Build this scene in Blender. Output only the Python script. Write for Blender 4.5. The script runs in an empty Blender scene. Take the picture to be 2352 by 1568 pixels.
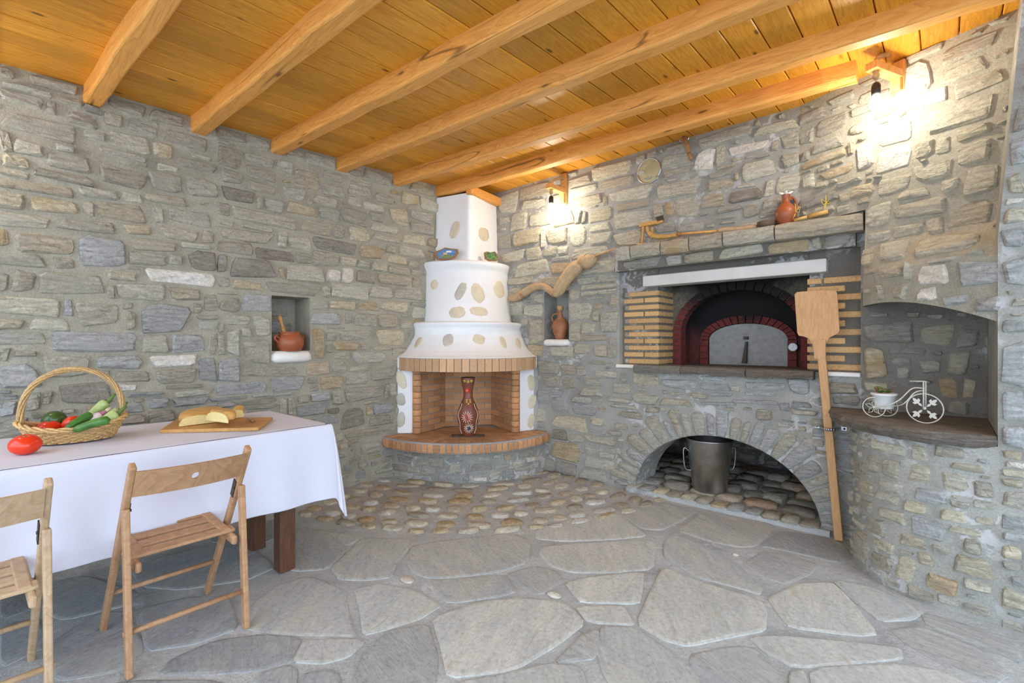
import bpy, bmesh, math, random
from mathutils import Vector, Matrix

# ------------------------------------------------------------------ camera, world, exposure
SC = bpy.context.scene
COL = SC.collection
FPX = 1104.0                     # focal length in pixels of the 2352 px wide frame
TH = math.atan(994.0 / 1104.0)   # the camera looks 42 degrees left of the +y axis
CH = 1.22                        # camera height
cam_d = bpy.data.cameras.new('camera')
cam_d.sensor_width = 36.0
cam_d.lens = 36.0 * FPX / 2352.0
cam_d.clip_start = 0.02
cam = bpy.data.objects.new('camera', cam_d)
COL.objects.link(cam)
cam.location = (0, 0, CH)
cam.rotation_euler = (math.pi / 2, 0, TH)
SC.camera = cam

world = bpy.data.worlds.new('daylight')
SC.world = world
world.use_nodes = True
wb = world.node_tree.nodes['Background']
wb.inputs[0].default_value = (0.69, 0.825, 1.0, 1)
wb.inputs[1].default_value = 2.15

vs = SC.view_settings
vs.view_transform = 'Standard'
vs.look = 'None'
vs.exposure = 0.97
vs.gamma = 1.0
vs.use_curve_mapping = False
BULB = 140.0

# ------------------------------------------------------------------ pixel <-> place helpers (frame 2352 x 1568)
D = Vector((-math.sin(TH), math.cos(TH), 0))
R = Vector((math.cos(TH), math.sin(TH), 0))
CAM = Vector((0, 0, CH))
LX, RY = -3.73, 3.60             # the left wall is the plane x = LX, the oven wall the plane y = RY

def ray(u, v):
    return D + R * ((u - 1176.0) / FPX) + Vector((0, 0, (784.0 - v) / FPX))
def onx(u, v, x=LX):
    r = ray(u, v); return CAM + r * (x / r.x)
def ony(u, v, y=RY):
    r = ray(u, v); return CAM + r * (y / r.y)
def onz(u, v, z=0.0):
    r = ray(u, v); return CAM + r * ((z - CH) / r.z)
def atd(u, v, d):
    return CAM + ray(u, v) * d
def proj(p):
    q = p - CAM
    d = q.dot(D)
    return 1176.0 + FPX * q.dot(R) / d, 784.0 - FPX * q.z / d
def left_y(u): return onx(u, 784).y
def right_x(u): return ony(u, 784).x
def ceil_z(y): return 2.696 + 0.018 * y

# ------------------------------------------------------------------ object helpers
WL = {}
def mo(name, V, F, mat, parent=None, smooth=False, kind=None, origin=None):
    V = [Vector(p) for p in V]
    if origin is None:
        lo = Vector((min(p.x for p in V), min(p.y for p in V), min(p.z for p in V)))
        hi = Vector((max(p.x for p in V), max(p.y for p in V), max(p.z for p in V)))
        origin = (lo + hi) / 2
    me = bpy.data.meshes.new(name)
    me.from_pydata([tuple(p - origin) for p in V], [], F)
    me.materials.append(mat)
    if smooth:
        me.polygons.foreach_set('use_smooth', [True] * len(me.polygons))
    o = bpy.data.objects.new(name, me)
    COL.objects.link(o)
    WL[o.name] = origin.copy()
    if parent is not None:
        o.parent = parent
        o.location = origin - WL[parent.name]
    else:
        o.location = origin
    if kind: o['kind'] = kind
    return o
def tag(o, label, cat, group=None):
    o['label'] = label; o['category'] = cat
    if group: o['group'] = group
    return o
def thing(name, loc, label, cat, group=None):
    o = bpy.data.objects.new(name, None)
    o.empty_display_size = 0.05
    COL.objects.link(o)
    o.location = loc
    WL[o.name] = Vector(loc)
    return tag(o, label, cat, group)
def bevel(o, w=0.004, seg=2):
    m = o.modifiers.new('bevel', 'BEVEL'); m.width = w; m.segments = seg; m.limit_method = 'ANGLE'
    m.angle_limit = math.radians(35)
    return o
def subsurf(o, n=1):
    m = o.modifiers.new('sub', 'SUBSURF'); m.levels = n; m.render_levels = n
    return o

class G:
    """collects geometry for one mesh"""
    def __init__(s): s.V = []; s.F = []
    def add(s, V, F):
        k = len(s.V); s.V += [Vector(p) for p in V]; s.F += [tuple(i + k for i in f) for f in F]; return s
    def box(s, a, b):
        x0, y0, z0 = a; x1, y1, z1 = b
        return s.add([(x0,y0,z0),(x1,y0,z0),(x1,y1,z0),(x0,y1,z0),(x0,y0,z1),(x1,y0,z1),(x1,y1,z1),(x0,y1,z1)],
                     [(0,3,2,1),(4,5,6,7),(0,1,5,4),(1,2,6,5),(2,3,7,6),(3,0,4,7)])
    def hexa(s, P):
        return s.add(P, [(0,3,2,1),(4,5,6,7),(0,1,5,4),(1,2,6,5),(2,3,7,6),(3,0,4,7)])
    def bar(s, p0, p1, w, d, side):
        p0 = Vector(p0); p1 = Vector(p1); ax = (p1 - p0).normalized()
        sd = Vector(side); sd = (sd - ax * sd.dot(ax)).normalized(); nn = ax.cross(sd)
        a = sd * w / 2; b = nn * d / 2
        return s.hexa([p0-a-b, p0+a-b, p0+a+b, p0-a+b, p1-a-b, p1+a-b, p1+a+b, p1-a+b])
    def tube(s, pts, r, n=8, cap=True, closed=False):
        pts = [Vector(p) for p in pts]; m = len(pts)
        rr = r if isinstance(r, (list, tuple)) else [r] * m
        k = len(s.V); prev = None
        for i, p in enumerate(pts):
            if closed: t = pts[(i+1) % m] - pts[i-1]
            else: t = pts[min(i+1, m-1)] - pts[max(i-1, 0)]
            t.normalize()
            if prev is None:
                ref = Vector((0,0,1)) if abs(t.z) < 0.9 else Vector((1,0,0))
                e = t.cross(ref).normalized()
            else:
                e = (prev - t * prev.dot(t)).normalized()
            prev = e; f = t.cross(e)
            for j in range(n):
                a = 2*math.pi*j/n
                s.V.append(p + (e*math.cos(a) + f*math.sin(a)) * rr[i])
        for i in range(m if closed else m-1):
            i2 = (i+1) % m
            for j in range(n):
                j2 = (j+1) % n
                s.F.append((k+i*n+j, k+i*n+j2, k+i2*n+j2, k+i2*n+j))
        if cap and not closed:
            s.F.append(tuple(k+j for j in range(n))[::-1]); s.F.append(tuple(k+(m-1)*n+j for j in range(n)))
        return s
    def lathe(s, c, prof, n=20, axis=None, cap=True):
        c = Vector(c); ax = Vector(axis or (0,0,1)).normalized()
        ref = Vector((1,0,0)) if abs(ax.x) < 0.9 else Vector((0,1,0))
        e = ax.cross(ref).normalized(); f = ax.cross(e); k = len(s.V); m = len(prof)
        for r, z in prof:
            for j in range(n):
                a = 2*math.pi*j/n
                s.V.append(c + ax*z + (e*math.cos(a)+f*math.sin(a))*max(r, 0.0004))
        for i in range(m-1):
            for j in range(n):
                j2 = (j+1) % n
                s.F.append((k+i*n+j, k+i*n+j2, k+(i+1)*n+j2, k+(i+1)*n+j))
        if cap:
            s.F.append(tuple(k+j for j in range(n))[::-1]); s.F.append(tuple(k+(m-1)*n+j for j in range(n)))
        return s
    def ball(s, c, r, n=14, m=9, fn=None):
        c = Vector(c); rx, ry, rz = (r, r, r) if not isinstance(r, (tuple, list)) else r
        k = len(s.V)
        for i in range(m+1):
            ph = math.pi*i/m
            for j in range(n):
                a = 2*math.pi*j/n
                p = Vector((math.sin(ph)*math.cos(a), math.sin(ph)*math.sin(a), math.cos(ph)))
                if fn: p = fn(p)
                s.V.append(c + Vector((p.x*rx, p.y*ry, p.z*rz)))
        for i in range(m):
            for j in range(n):
                j2 = (j+1) % n
                s.F.append((k+i*n+j, k+(i+1)*n+j, k+(i+1)*n+j2, k+i*n+j2))
        return s
    def plate(s, pts, nrm, t):
        """polygon pts (3-D) extruded by t along nrm"""
        pts = [Vector(p) for p in pts]; nn = Vector(nrm).normalized() * t; k = len(s.V); m = len(pts)
        s.V += pts + [p + nn for p in pts]
        s.F.append(tuple(range(k, k+m))[::-1]); s.F.append(tuple(range(k+m, k+2*m)))
        for i in range(m):
            j = (i+1) % m
            s.F.append((k+i, k+j, k+m+j, k+m+i))
        return s
    def mk(s, name, mat, parent=None, smooth=False, kind=None, origin=None):
        return mo(name, s.V, s.F, mat, parent, smooth, kind, origin)

def chaikin(P, it=1):
    for _ in range(it):
        Q = []
        for i in range(len(P)):
            a, b = P[i], P[(i+1) % len(P)]
            Q += [tuple(a[k]*.87 + b[k]*.13 for k in range(len(a))), tuple(a[k]*.13 + b[k]*.87 for k in range(len(a)))]
        P = Q
    return P
def spline(P, n=6):
    """Catmull-Rom through points (Vectors)"""
    P = [Vector(p) for p in P]; out = []
    for i in range(len(P)-1):
        p0 = P[max(i-1, 0)]; p1 = P[i]; p2 = P[i+1]; p3 = P[min(i+2, len(P)-1)]
        for k in range(n):
            t = k/n
            out.append(0.5*((2*p1) + (p2-p0)*t + (2*p0-5*p1+4*p2-p3)*t*t + (3*p1-p0-3*p2+p3)*t**3))
    out.append(P[-1]); return out

# ------------------------------------------------------------------ materials (procedural, in world position)
def M(name, col, rough=0.7, metal=0.0, spec=None):
    m = bpy.data.materials.new(name); m.use_nodes = True
    b = m.node_tree.nodes['Principled BSDF']
    b.inputs['Base Color'].default_value = (*col, 1); b.inputs['Roughness'].default_value = rough
    b.inputs['Metallic'].default_value = metal
    if spec is not None: b.inputs['Specular IOR Level'].default_value = spec
    return m
class N:
    def __init__(s, m): s.t = m.node_tree; s.b = s.t.nodes['Principled BSDF']
    def n(s, typ, **k):
        q = s.t.nodes.new(typ)
        for a, v in k.items(): setattr(q, a, v)
        return q
    def l(s, a, b): s.t.links.new(a, b)
    def pos(s, sc=(1,1,1), rot=(0,0,0)):
        g = s.n('ShaderNodeNewGeometry'); mp = s.n('ShaderNodeMapping')
        mp.inputs['Scale'].default_value = sc; mp.inputs['Rotation'].default_value = rot
        s.l(g.outputs['Position'], mp.inputs['Vector']); return mp.outputs[0]
    def noise(s, v, sc, det=4, rough=.55, dist=0.0):
        q = s.n('ShaderNodeTexNoise'); s.l(v, q.inputs['Vector'])
        q.inputs['Scale'].default_value = sc; q.inputs['Detail'].default_value = det
        q.inputs['Roughness'].default_value = rough; q.inputs['Distortion'].default_value = dist
        return q.outputs['Fac']
    def ramp(s, f, stops):
        q = s.n('ShaderNodeValToRGB'); e = q.color_ramp.elements
        while len(e) < len(stops): e.new(0.5)
        for i, (p, c) in enumerate(stops):
            e[i].position = p; e[i].color = (*c, 1) if len(c) == 3 else c
        s.l(f, q.inputs[0]); return q.outputs[0]
    def mix(s, f, a, b, mode='MIX'):
        q = s.n('ShaderNodeMix', data_type='RGBA', blend_type=mode)
        for sock, val in ((q.inputs[0], f), (q.inputs[6], a), (q.inputs[7], b)):
            if hasattr(val, 'is_linked'): s.l(val, sock)
            elif isinstance(val, (int, float)): sock.default_value = val
            else: sock.default_value = (*val, 1)
        return q.outputs[2]
    def math(s, op, a, b=0.0, c=0.0):
        q = s.n('ShaderNodeMath', operation=op)
        for i, v in enumerate((a, b, c)):
            if hasattr(v, 'is_linked'): s.l(v, q.inputs[i])
            else: q.inputs[i].default_value = v
        return q.outputs[0]
    def rnd(s): return s.n('ShaderNodeObjectInfo').outputs['Random']
    def hsv(s, c, h=.5, sat=1.0, v=1.0):
        q = s.n('ShaderNodeHueSaturation'); s.l(c, q.inputs['Color'])
        for k, val in (('Hue', h), ('Saturation', sat), ('Value', v)):
            if hasattr(val, 'is_linked'): s.l(val, q.inputs[k])
            else: q.inputs[k].default_value = val
        return q.outputs[0]
    def bump(s, hgt, st=.5, dist=.01):
        q = s.n('ShaderNodeBump'); q.inputs['Strength'].default_value = st; q.inputs['Distance'].default_value = dist
        s.l(hgt, q.inputs['Height']); s.l(q.outputs[0], s.b.inputs['Normal'])
    def out(s, c): s.l(c, s.b.inputs['Base Color'])

def lin(r, g, b):
    f = lambda c: ((c/255+.055)/1.055)**2.4 if c > 10 else c/255/12.92
    return (f(r), f(g), f(b))
def sc(c, k): return tuple(min(1, x*k) for x in c)

def stone_mat(name, col, streak=(4, 4, 16), bd=.012, vein=0.35, tint=None):
    m = M(name, col, .88, spec=.25); n = N(m)
    p1 = n.pos(streak, (0.12, 0.25, 0)); p2 = n.pos()
    a = n.noise(p1, 3.2, 7, .68, .7); b = n.noise(p2, 34, 7, .68); c = n.noise(p2, 5.5, 3, .5)
    base = n.ramp(a, [(.26, sc(col, .52)), (.44, sc(col, .92)), (.60, sc(col, 1.08)), (.80, sc(col, 1.35))])
    fine = n.ramp(n.noise(p2, 60, 8, .78), [(.30, (.62, .62, .62)), (.46, (1.08, 1.08, 1.08)), (.74, (1.42, 1.41, 1.38))])
    base = n.mix(1.0, base, fine, 'MULTIPLY')
    if tint: base = n.mix(n.ramp(c, [(.50, (0,0,0)), (.70, (.8,.8,.8))]), base, tint)
    r = n.rnd()
    base = n.hsv(base, n.math('MULTIPLY_ADD', r, .03, .485), n.math('MULTIPLY_ADD', r, -.4, 1.15), n.math('MULTIPLY_ADD', r, .26, .87))
    n.out(base)
    f2 = n.noise(p2, 150, 4, .7)
    n.bump(n.math('ADD', n.math('MULTIPLY', a, 1.3), n.math('ADD', n.math('MULTIPLY', b, .8), n.math('MULTIPLY', f2, .22))), 1.0, bd*1.35)
    return m
def mortar_mat(name, col, lime=0.0, dark=0.75):
    m = M(name, col, .93, spec=.2); n = N(m); p = n.pos()
    a = n.noise(p, 3.2, 5, .6); b = n.noise(p, 110, 5, .75); c = n.noise(p, 16, 6, .65)
    base = n.ramp(a, [(.3, sc(col, dark)), (.5, col), (.72, sc(col, 1.16))])
    base = n.mix(1.0, base, n.ramp(b, [(.3, (.74,.74,.74)), (.7, (1.18,1.18,1.18))]), 'MULTIPLY')
    if lime:
        # lime bloom: blotches with their own outline
        e = n.math('MULTIPLY', n.ramp(n.noise(p, 2.3, 2, .5), [(.52, (0,0,0)), (.60, (1,1,1))]),
                   n.ramp(n.noise(p, 13, 4, .6, .6), [(.52, (0,0,0)), (.58, (1,1,1))]))
        base = n.mix(n.math('MULTIPLY', e, lime), base, (.72, .71, .72))
    n.out(base)
    n.bump(n.math('ADD', n.math('MULTIPLY', c, .9), n.math('MULTIPLY', b, .3)), .8, .018)
    return m
def wood_mat(name, c1, c2, stretch=(1.2, 14, 14), knots=0.0, rough=.5, kscale=(2.4, 2.4, 2.4), bd=.002, var=.3, obj=False, crack=0.0):
    m = M(name, c1, rough, spec=.35); n = N(m)
    if obj:
        t = n.n('ShaderNodeTexCoord'); mp = n.n('ShaderNodeMapping'); mp.inputs['Scale'].default_value = stretch
        n.l(t.outputs['Object'], mp.inputs['Vector']); p = mp.outputs[0]
    else: p = n.pos(stretch)
    r = n.rnd()
    off = n.n('ShaderNodeVectorMath', operation='ADD'); cb = n.n('ShaderNodeCombineXYZ')
    for i in range(3): n.l(n.math('MULTIPLY', r, 31.0 + 7*i), cb.inputs[i])
    n.l(p, off.inputs[0]); n.l(cb.outputs[0], off.inputs[1]); p = off.outputs[0]
    a = n.noise(p, 1.1, 4, .55, .9); b = n.noise(p, 5.5, 6, .65, .4)
    ring = n.math('FRACT', n.math('MULTIPLY', a, 8.0))
    rr = n.ramp(ring, [(0, (.0,.0,.0)), (.55, (.35,.35,.35)), (.92, (1,1,1)), (1, (.1,.1,.1))])
    base = n.mix(n.math('MULTIPLY', rr, .55), c1, c2)
    base = n.mix(1.0, base, n.ramp(b, [(.3, (.86,.84,.80)), (.7, (1.1,1.1,1.1))]), 'MULTIPLY')
    if knots:
        v = n.n('ShaderNodeTexVoronoi'); v.inputs['Scale'].default_value = 1.0
        n.l(n.pos(kscale), v.inputs['Vector'])
        k = n.ramp(v.outputs['Distance'], [(.0, (1,1,1)), (.055, (.95,.95,.95)), (.075, (.35,.35,.35)), (.13, (0,0,0))])
        base = n.mix(n.math('MULTIPLY', k, knots), base, sc(c2, .28))
    if crack:      # drying cracks running with the grain
        q = n.noise(n.pos((.16, 7, 7)), 1.0, 2, .45, .1)
        d_ = n.math('ABSOLUTE', n.math('SUBTRACT', q, .5))
        cm = n.math('MULTIPLY', n.ramp(d_, [(.0, (1,1,1)), (.003, (.85,.85,.85)), (.009, (0,0,0))]), n.ramp(n.noise(n.pos((.7, 3, 3)), 1.3, 2), [(.50, (0,0,0)), (.56, (1,1,1))]))
        base = n.mix(n.math('MULTIPLY', cm, crack), base, sc(c2, .18))
    base = n.hsv(base, .5, 1.0, n.math('MULTIPLY_ADD', r, var, 1 - var/2))
    n.out(base); n.bump(n.math('ADD', n.math('MULTIPLY', rr, .3), b), .35, bd)
    return m
def speck_mat(name, col, amt=.2, scl=30, rough=.7, bd=.002, metal=0.0, var=.2, spec=None):
    m = M(name, col, rough, metal, spec); n = N(m); p = n.pos()
    a = n.noise(p, scl, 5, .6); base = n.ramp(a, [(.3, sc(col, 1-amt)), (.5, col), (.72, sc(col, 1+amt))])
    base = n.hsv(base, .5, 1.0, n.math('MULTIPLY_ADD', n.rnd(), var, 1 - var/2))
    n.out(base)
    if bd: n.bump(a, .5, bd)
    return m

SM = {
 'g': stone_mat('grey_schist', (.535, .50, .405), bd=.017, tint=(.58, .56, .47)),
 'b': stone_mat('blue_grey_schist', (.49, .495, .475), bd=.017, tint=(.55, .55, .52)),
 't': stone_mat('tan_stone', (.60, .55, .415), bd=.016, tint=(.63, .60, .49)),
 'y': stone_mat('ochre_stone', (.57, .49, .335), tint=(.54, .39, .20)),
 'd': stone_mat('dark_stone', (.33, .30, .25), tint=(.50, .46, .39)),
 'w': stone_mat('pale_quartz_stone', (.72, .67, .59), streak=(6, 6, 9), tint=(.66, .56, .43)),
 'r': stone_mat('reddish_stone', (.54, .41, .29), tint=(.46, .24, .13)),
 'p': speck_mat('pale_inlay_stone', (.72, .63, .47), .10, 14, .7, .002, var=.14),
 'q': speck_mat('grey_inlay_stone', (.58, .54, .46), .12, 14, .7, .002, var=.14),
}
MORTAR = mortar_mat('sandy_mortar', (.425, .395, .312), lime=.12)
MORTAR_G = mortar_mat('grey_mortar', (.385, .375, .335), lime=.55)
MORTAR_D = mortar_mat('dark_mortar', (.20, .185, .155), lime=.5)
FLOOR_M = mortar_mat('floor_joint', (.50, .51, .50), lime=.45)
def flag_mat(name, c1, c2, c3):
    """split schist paving: long fine streaks that run a different way in every stone, broad tone patches, rusty flecks"""
    m = M(name, c1, .82, spec=.3); n = N(m); r = n.rnd()
    g = n.n('ShaderNodeNewGeometry'); rt = n.n('ShaderNodeVectorRotate', rotation_type='Z_AXIS')
    n.l(g.outputs['Position'], rt.inputs['Vector']); n.l(n.math('MULTIPLY_ADD', r, 1.1, .15), rt.inputs['Angle'])
    mp = n.n('ShaderNodeMapping'); mp.inputs['Scale'].default_value = (5.5, 24, 4); n.l(rt.outputs[0], mp.inputs['Vector'])
    mp2 = n.n('ShaderNodeMapping'); mp2.inputs['Scale'].default_value = (5.0, 13, 4); n.l(rt.outputs[0], mp2.inputs['Vector'])
    st = n.noise(mp.outputs[0], 1.25, 8, .70, 1.3); bl = n.noise(mp2.outputs[0], .55, 4, .55, .6); fine = n.noise(n.pos(), 48, 8, .72)
    base = n.mix(n.ramp(bl, [(.36, (0,0,0)), (.64, (1,1,1))]), c1, c2)
    base = n.mix(1.0, base, n.ramp(st, [(.26, (.70,.70,.71)), (.42, (.95,.95,.95)), (.62, (1.04,1.04,1.03)), (.80, (1.16,1.15,1.13))]), 'MULTIPLY')
    base = n.mix(1.0, base, n.ramp(fine, [(.27, (.66,.66,.66)), (.47, (.99,.99,.99)), (.75, (1.18,1.18,1.17))]), 'MULTIPLY')
    base = n.mix(n.ramp(n.noise(mp2.outputs[0], 1.3, 5, .6, .4), [(.60, (0,0,0)), (.74, (.55,.55,.55))]), base, c3)
    n.out(n.hsv(base, .5, n.math('MULTIPLY_ADD', r, .5, .8), n.math('MULTIPLY_ADD', r, .30, .86)))
    n.bump(n.math('ADD', n.math('MULTIPLY', st, 1.0), n.math('ADD', n.math('MULTIPLY', fine, .35), n.math('MULTIPLY', bl, 1.6))), .8, .011)
    return m
FLAG = [flag_mat('flagstone_grey', (.44, .46, .465), (.52, .52, .475), (.45, .38, .28)),
        flag_mat('flagstone_beige', (.565, .56, .52), (.48, .49, .47), (.49, .40, .28)),
        flag_mat('flagstone_slate', (.345, .365, .38), (.42, .43, .42), (.39, .34, .28))]
COB = [stone_mat('cobble_ochre', (.42, .335, .205), bd=.005, streak=(6,6,6)),
       stone_mat('cobble_tan', (.45, .40, .30), bd=.005, streak=(6,6,6)),
       stone_mat('cobble_brown', (.31, .265, .195), bd=.005, streak=(6,6,6)),
       stone_mat('cobble_grey', (.47, .45, .40), bd=.005, streak=(6,6,6))]
BOARD = wood_mat('pine_board', (.80, .37, .040), (.54, .20, .018), (16, 1.3, 16), knots=.95, rough=.40, kscale=(8.5, 3.2, .6), var=.34)
BEAM = wood_mat('pine_beam', (.88, .42, .105), (.64, .25, .04), (1.1, 13, 13), knots=.85, rough=.55, kscale=(2.2, 8, 8), var=.12, bd=.003, crack=.75)
PINE = wood_mat('bracket_pine', (.76, .42, .13), (.58, .25, .06), (9, 9, 1.5), rough=.5, var=.1)
CHAIRW = wood_mat('chair_wood', (.47, .275, .15), (.33, .17, .08), (5, 5, 5), rough=.55, var=.16, obj=True)
CHAIRP = wood_mat('pale_chair_wood', (.54, .39, .245), (.42, .27, .15), (5, 5, 5), rough=.55, var=.12, obj=True)
TLEG = wood_mat('stained_table_leg', (.16, .07, .035), (.055, .025, .015), (12, 12, 1.8), rough=.4, var=.3)
PEELW = wood_mat('peel_wood', (.64, .37, .17), (.53, .28, .115), (9, 9, 1.6), rough=.5, var=.1)
DRIFT = wood_mat('driftwood_grain', (.56, .40, .235), (.40, .26, .13), (6, 6, 6), rough=.75, var=.15, bd=.004)
BOARDW = wood_mat('cutting_board_wood', (.58, .32, .11), (.44, .21, .06), (10, 2, 10), rough=.5, var=.1)
OLDW = wood_mat('old_brown_wood', (.36, .19, .08), (.20, .09, .035), (8, 8, 8), rough=.6, var=.2)
PLASTER = speck_mat('white_plaster', (.875, .88, .88), .03, 7, .75, .006, var=0)
WHITE = speck_mat('white_marble', (.80, .78, .73), .07, 6, .45, .003, var=0)
BRICK = speck_mat('fire_brick', (.56, .285, .13), .16, 60, .8, .003, var=.42)
BRICKT = speck_mat('tan_brick', (.62, .385, .17), .22, 70, .8, .003, var=.32)
BRICKL = speck_mat('lintel_brick', (.59, .365, .20), .12, 60, .75, .003, var=.3)
BJOINT = mortar_mat('brick_joint', (.42, .42, .41))
REDB = speck_mat('dark_red_refractory', (.17, .028, .026), .5, 22, .55, .004, var=.5)
SOOT = speck_mat('soot', (.010, .009, .009), .6, 40, .95, .003, var=0)
TERRA = speck_mat('terracotta', (.36, .095, .035), .22, 9, .42, .002, var=.1)
TERRA2 = speck_mat('worn_terracotta', (.36, .145, .065), .35, 14, .6, .002, var=.1)
SLATE = stone_mat('slate_slab', (.225, .20, .165), streak=(3, 3, 30), bd=.012)
METAL = speck_mat('brushed_steel', (.50, .50, .50), .22, 12, .34, .001, metal=1.0, var=0)
DOORM = speck_mat('oven_door_steel', (.30, .295, .28), .18, 26, .6, .001, metal=.15, var=0)
GALV = speck_mat('galvanised_steel', (.50, .51, .53), .1, 40, .4, 0, metal=.9, var=0)
BLACK = M('black_plastic', (.012, .012, .012), .45)
IRON = speck_mat('dark_iron', (.075, .055, .045), .3, 40, .6, .001, metal=.5, var=0)
ROPE = speck_mat('jute_rope', (.50, .335, .16), .3, 160, .9, .004, var=0)
def cloth_mat():
    m = M('white_cotton', (.70, .715, .825), .9, spec=.15); n = N(m); p = n.pos()
    n.bump(n.math('ADD', n.noise(p, 420, 2, .5), n.math('MULTIPLY', n.noise(p, 5, 2, .4), 4.0)), .22, .004)
    return m
CLOTH = cloth_mat()
def emit(name, col, st):
    m = bpy.data.materials.new(name); m.use_nodes = True; t = m.node_tree
    t.nodes.remove(t.nodes['Principled BSDF'])
    e = t.nodes.new('ShaderNodeEmission'); e.inputs[0].default_value = (*col, 1); e.inputs[1].default_value = st
    t.links.new(e.outputs[0], t.nodes['Material Output'].inputs[0]); return m
BULBM = emit('lit_bulb', (1.0, .93, .78), BULB)

SX = .17                      # left edge of the end wall (plane y = EY)
EY = 2.945
# ------------------------------------------------------------------ surfaces that carry stones
class Surf:
    """a wall face: fn(a, b) -> point; b is the height z"""
    def __init__(s, fn, a0, a1, b0, b1): s.fn = fn; s.r = (a0, a1, b0, b1)
    def pt(s, a, b): return s.fn(a, b)
    def nrm(s, a, b):
        e = 1e-3
        n = (s.fn(a+e, b) - s.fn(a-e, b)).cross(s.fn(a, b+e) - s.fn(a, b-e)).normalized()
        return n if n.dot(CAM - s.fn(a, b)) > 0 else -n
    def inv(s, u, v):
        a0, a1, b0, b1 = s.r; best = None
        for i in range(9):
            for j in range(5):
                a = a0 + (a1-a0)*(i+.5)/9; b = b0 + (b1-b0)*(j+.5)/5
                pu, pv = proj(s.fn(a, b)); e = (pu-u)**2 + (pv-v)**2
                if best is None or e < best[0]: best = (e, a, b)
        _, a, b = best; h = 1e-4
        for _ in range(14):
            pu, pv = proj(s.fn(a, b)); ua, va = proj(s.fn(a+h, b)); ub, vb = proj(s.fn(a, b+h))
            j11, j21, j12, j22 = (ua-pu)/h, (va-pv)/h, (ub-pu)/h, (vb-pv)/h
            dt = j11*j22 - j12*j21
            if abs(dt) < 1e-9: break
            du, dv = u-pu, v-pv
            da = (du*j22 - dv*j12)/dt; db = (j11*dv - j21*du)/dt
            a += max(-.2, min(.2, da)); b += max(-.2, min(.2, db))
            a = max(a0-.05, min(a1+.05, a)); b = max(b0-.05, min(b1+.05, b))
        pu, pv = proj(s.fn(a, b)); h = 1e-3
        ua, _ = proj(s.fn(a+h, b)); _, vb = proj(s.fn(a, b+h))
        return a, b, max(1e-6, abs(ua-pu)/h), max(1e-6, abs(vb-pv)/h), math.hypot(pu-u, pv-v)
    def da(s, a, b):
        h = 1e-3; return (s.fn(a+h, b) - s.fn(a, b)).length / h

def parse(data):
    out = []
    for off, scl, txt in data:
        for tok in txt.split():
            c = tok.split(',')
            out.append((off[0]+float(c[0])/scl, off[1]+float(c[1])/scl, float(c[2])/scl, float(c[3])/scl, c[4] if len(c) > 4 else 'g'))
    return out

def relax(B, gap):
    """B: [a, b, half_w, half_h (metres), col]: pull overlapping boxes apart by shrinking"""
    for _ in range(3):
        for i in range(len(B)):
            for j in range(i+1, len(B)):
                p, q = B[i], B[j]
                ox = p[2]+q[2]+gap - abs(p[0]-q[0]); oy = p[3]+q[3]+gap - abs(p[1]-q[1])
                if ox > 0 and oy > 0:
                    k = 0 if ox < oy else 1; o = min(ox, oy)
                    lim = min(o, .6*(p[2+k]+q[2+k]))
                    sp = p[2+k]/(p[2+k]+q[2+k]); sg = 1 if p[k] > q[k] else -1
                    d1, d2 = lim*sp, lim*(1-sp)
                    p[2+k] -= d1/2; p[k] += sg*d1/2; q[2+k] -= d2/2; q[k] -= sg*d2/2
    return [b for b in B if b[2] > .011 and b[3] > .008]

def fill(B, rect, rng, tries, wr, hr, gap, cols, ok=None):
    a0, a1, b0, b1 = rect
    cell = {}
    def put(x):
        for i in range(int((x[0]-x[2]-gap)//.1), int((x[0]+x[2]+gap)//.1)+1):
            for j in range(int((x[1]-x[3]-gap)//.1), int((x[1]+x[3]+gap)//.1)+1): cell.setdefault((i, j), []).append(x)
    for x in B: put(x)
    for k in range(tries):
        f = 1 - .72*k/tries
        w = rng.uniform(*wr)*f; h = rng.uniform(*hr)*f
        a = rng.uniform(a0+w, a1-w); b = rng.uniform(b0+h, b1-h)
        if ok and not ok(a, b, w, h): continue
        hit = False
        for i in range(int((a-w-gap)//.1), int((a+w+gap)//.1)+1):
            for j in range(int((b-h-gap)//.1), int((b+h+gap)//.1)+1):
                for q in cell.get((i, j), ()):
                    if abs(q[0]-a) < q[2]+w+gap and abs(q[1]-b) < q[3]+h+gap: hit = True; break
                if hit: break
            if hit: break
        if hit: continue
        x = [a, b, w, h, rng.choice(cols)]; B.append(x); put(x)
    return B

def inflate(B, gap, steps, ok=None, st=.004):
    """let every stone grow towards its neighbours until only the joint is left"""
    for _ in range(steps):
        for i, p in enumerate(B):
            near = [q for q in B if q is not p and abs(q[0]-p[0]) < q[2]+p[2]+.05 and abs(q[1]-p[1]) < q[3]+p[3]+.05]
            for k, sg in ((0, 1), (0, -1), (1, 1), (1, -1)):
                t = list(p); t[2+k] += st/2; t[k] += sg*st/2
                if ok and not ok(t[0], t[1], t[2], t[3]): continue
                if any(abs(q[0]-t[0]) < q[2]+t[2]+gap and abs(q[1]-t[1]) < q[3]+t[3]+gap for q in near): continue
                p[:4] = t[:4]
    return B

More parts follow.
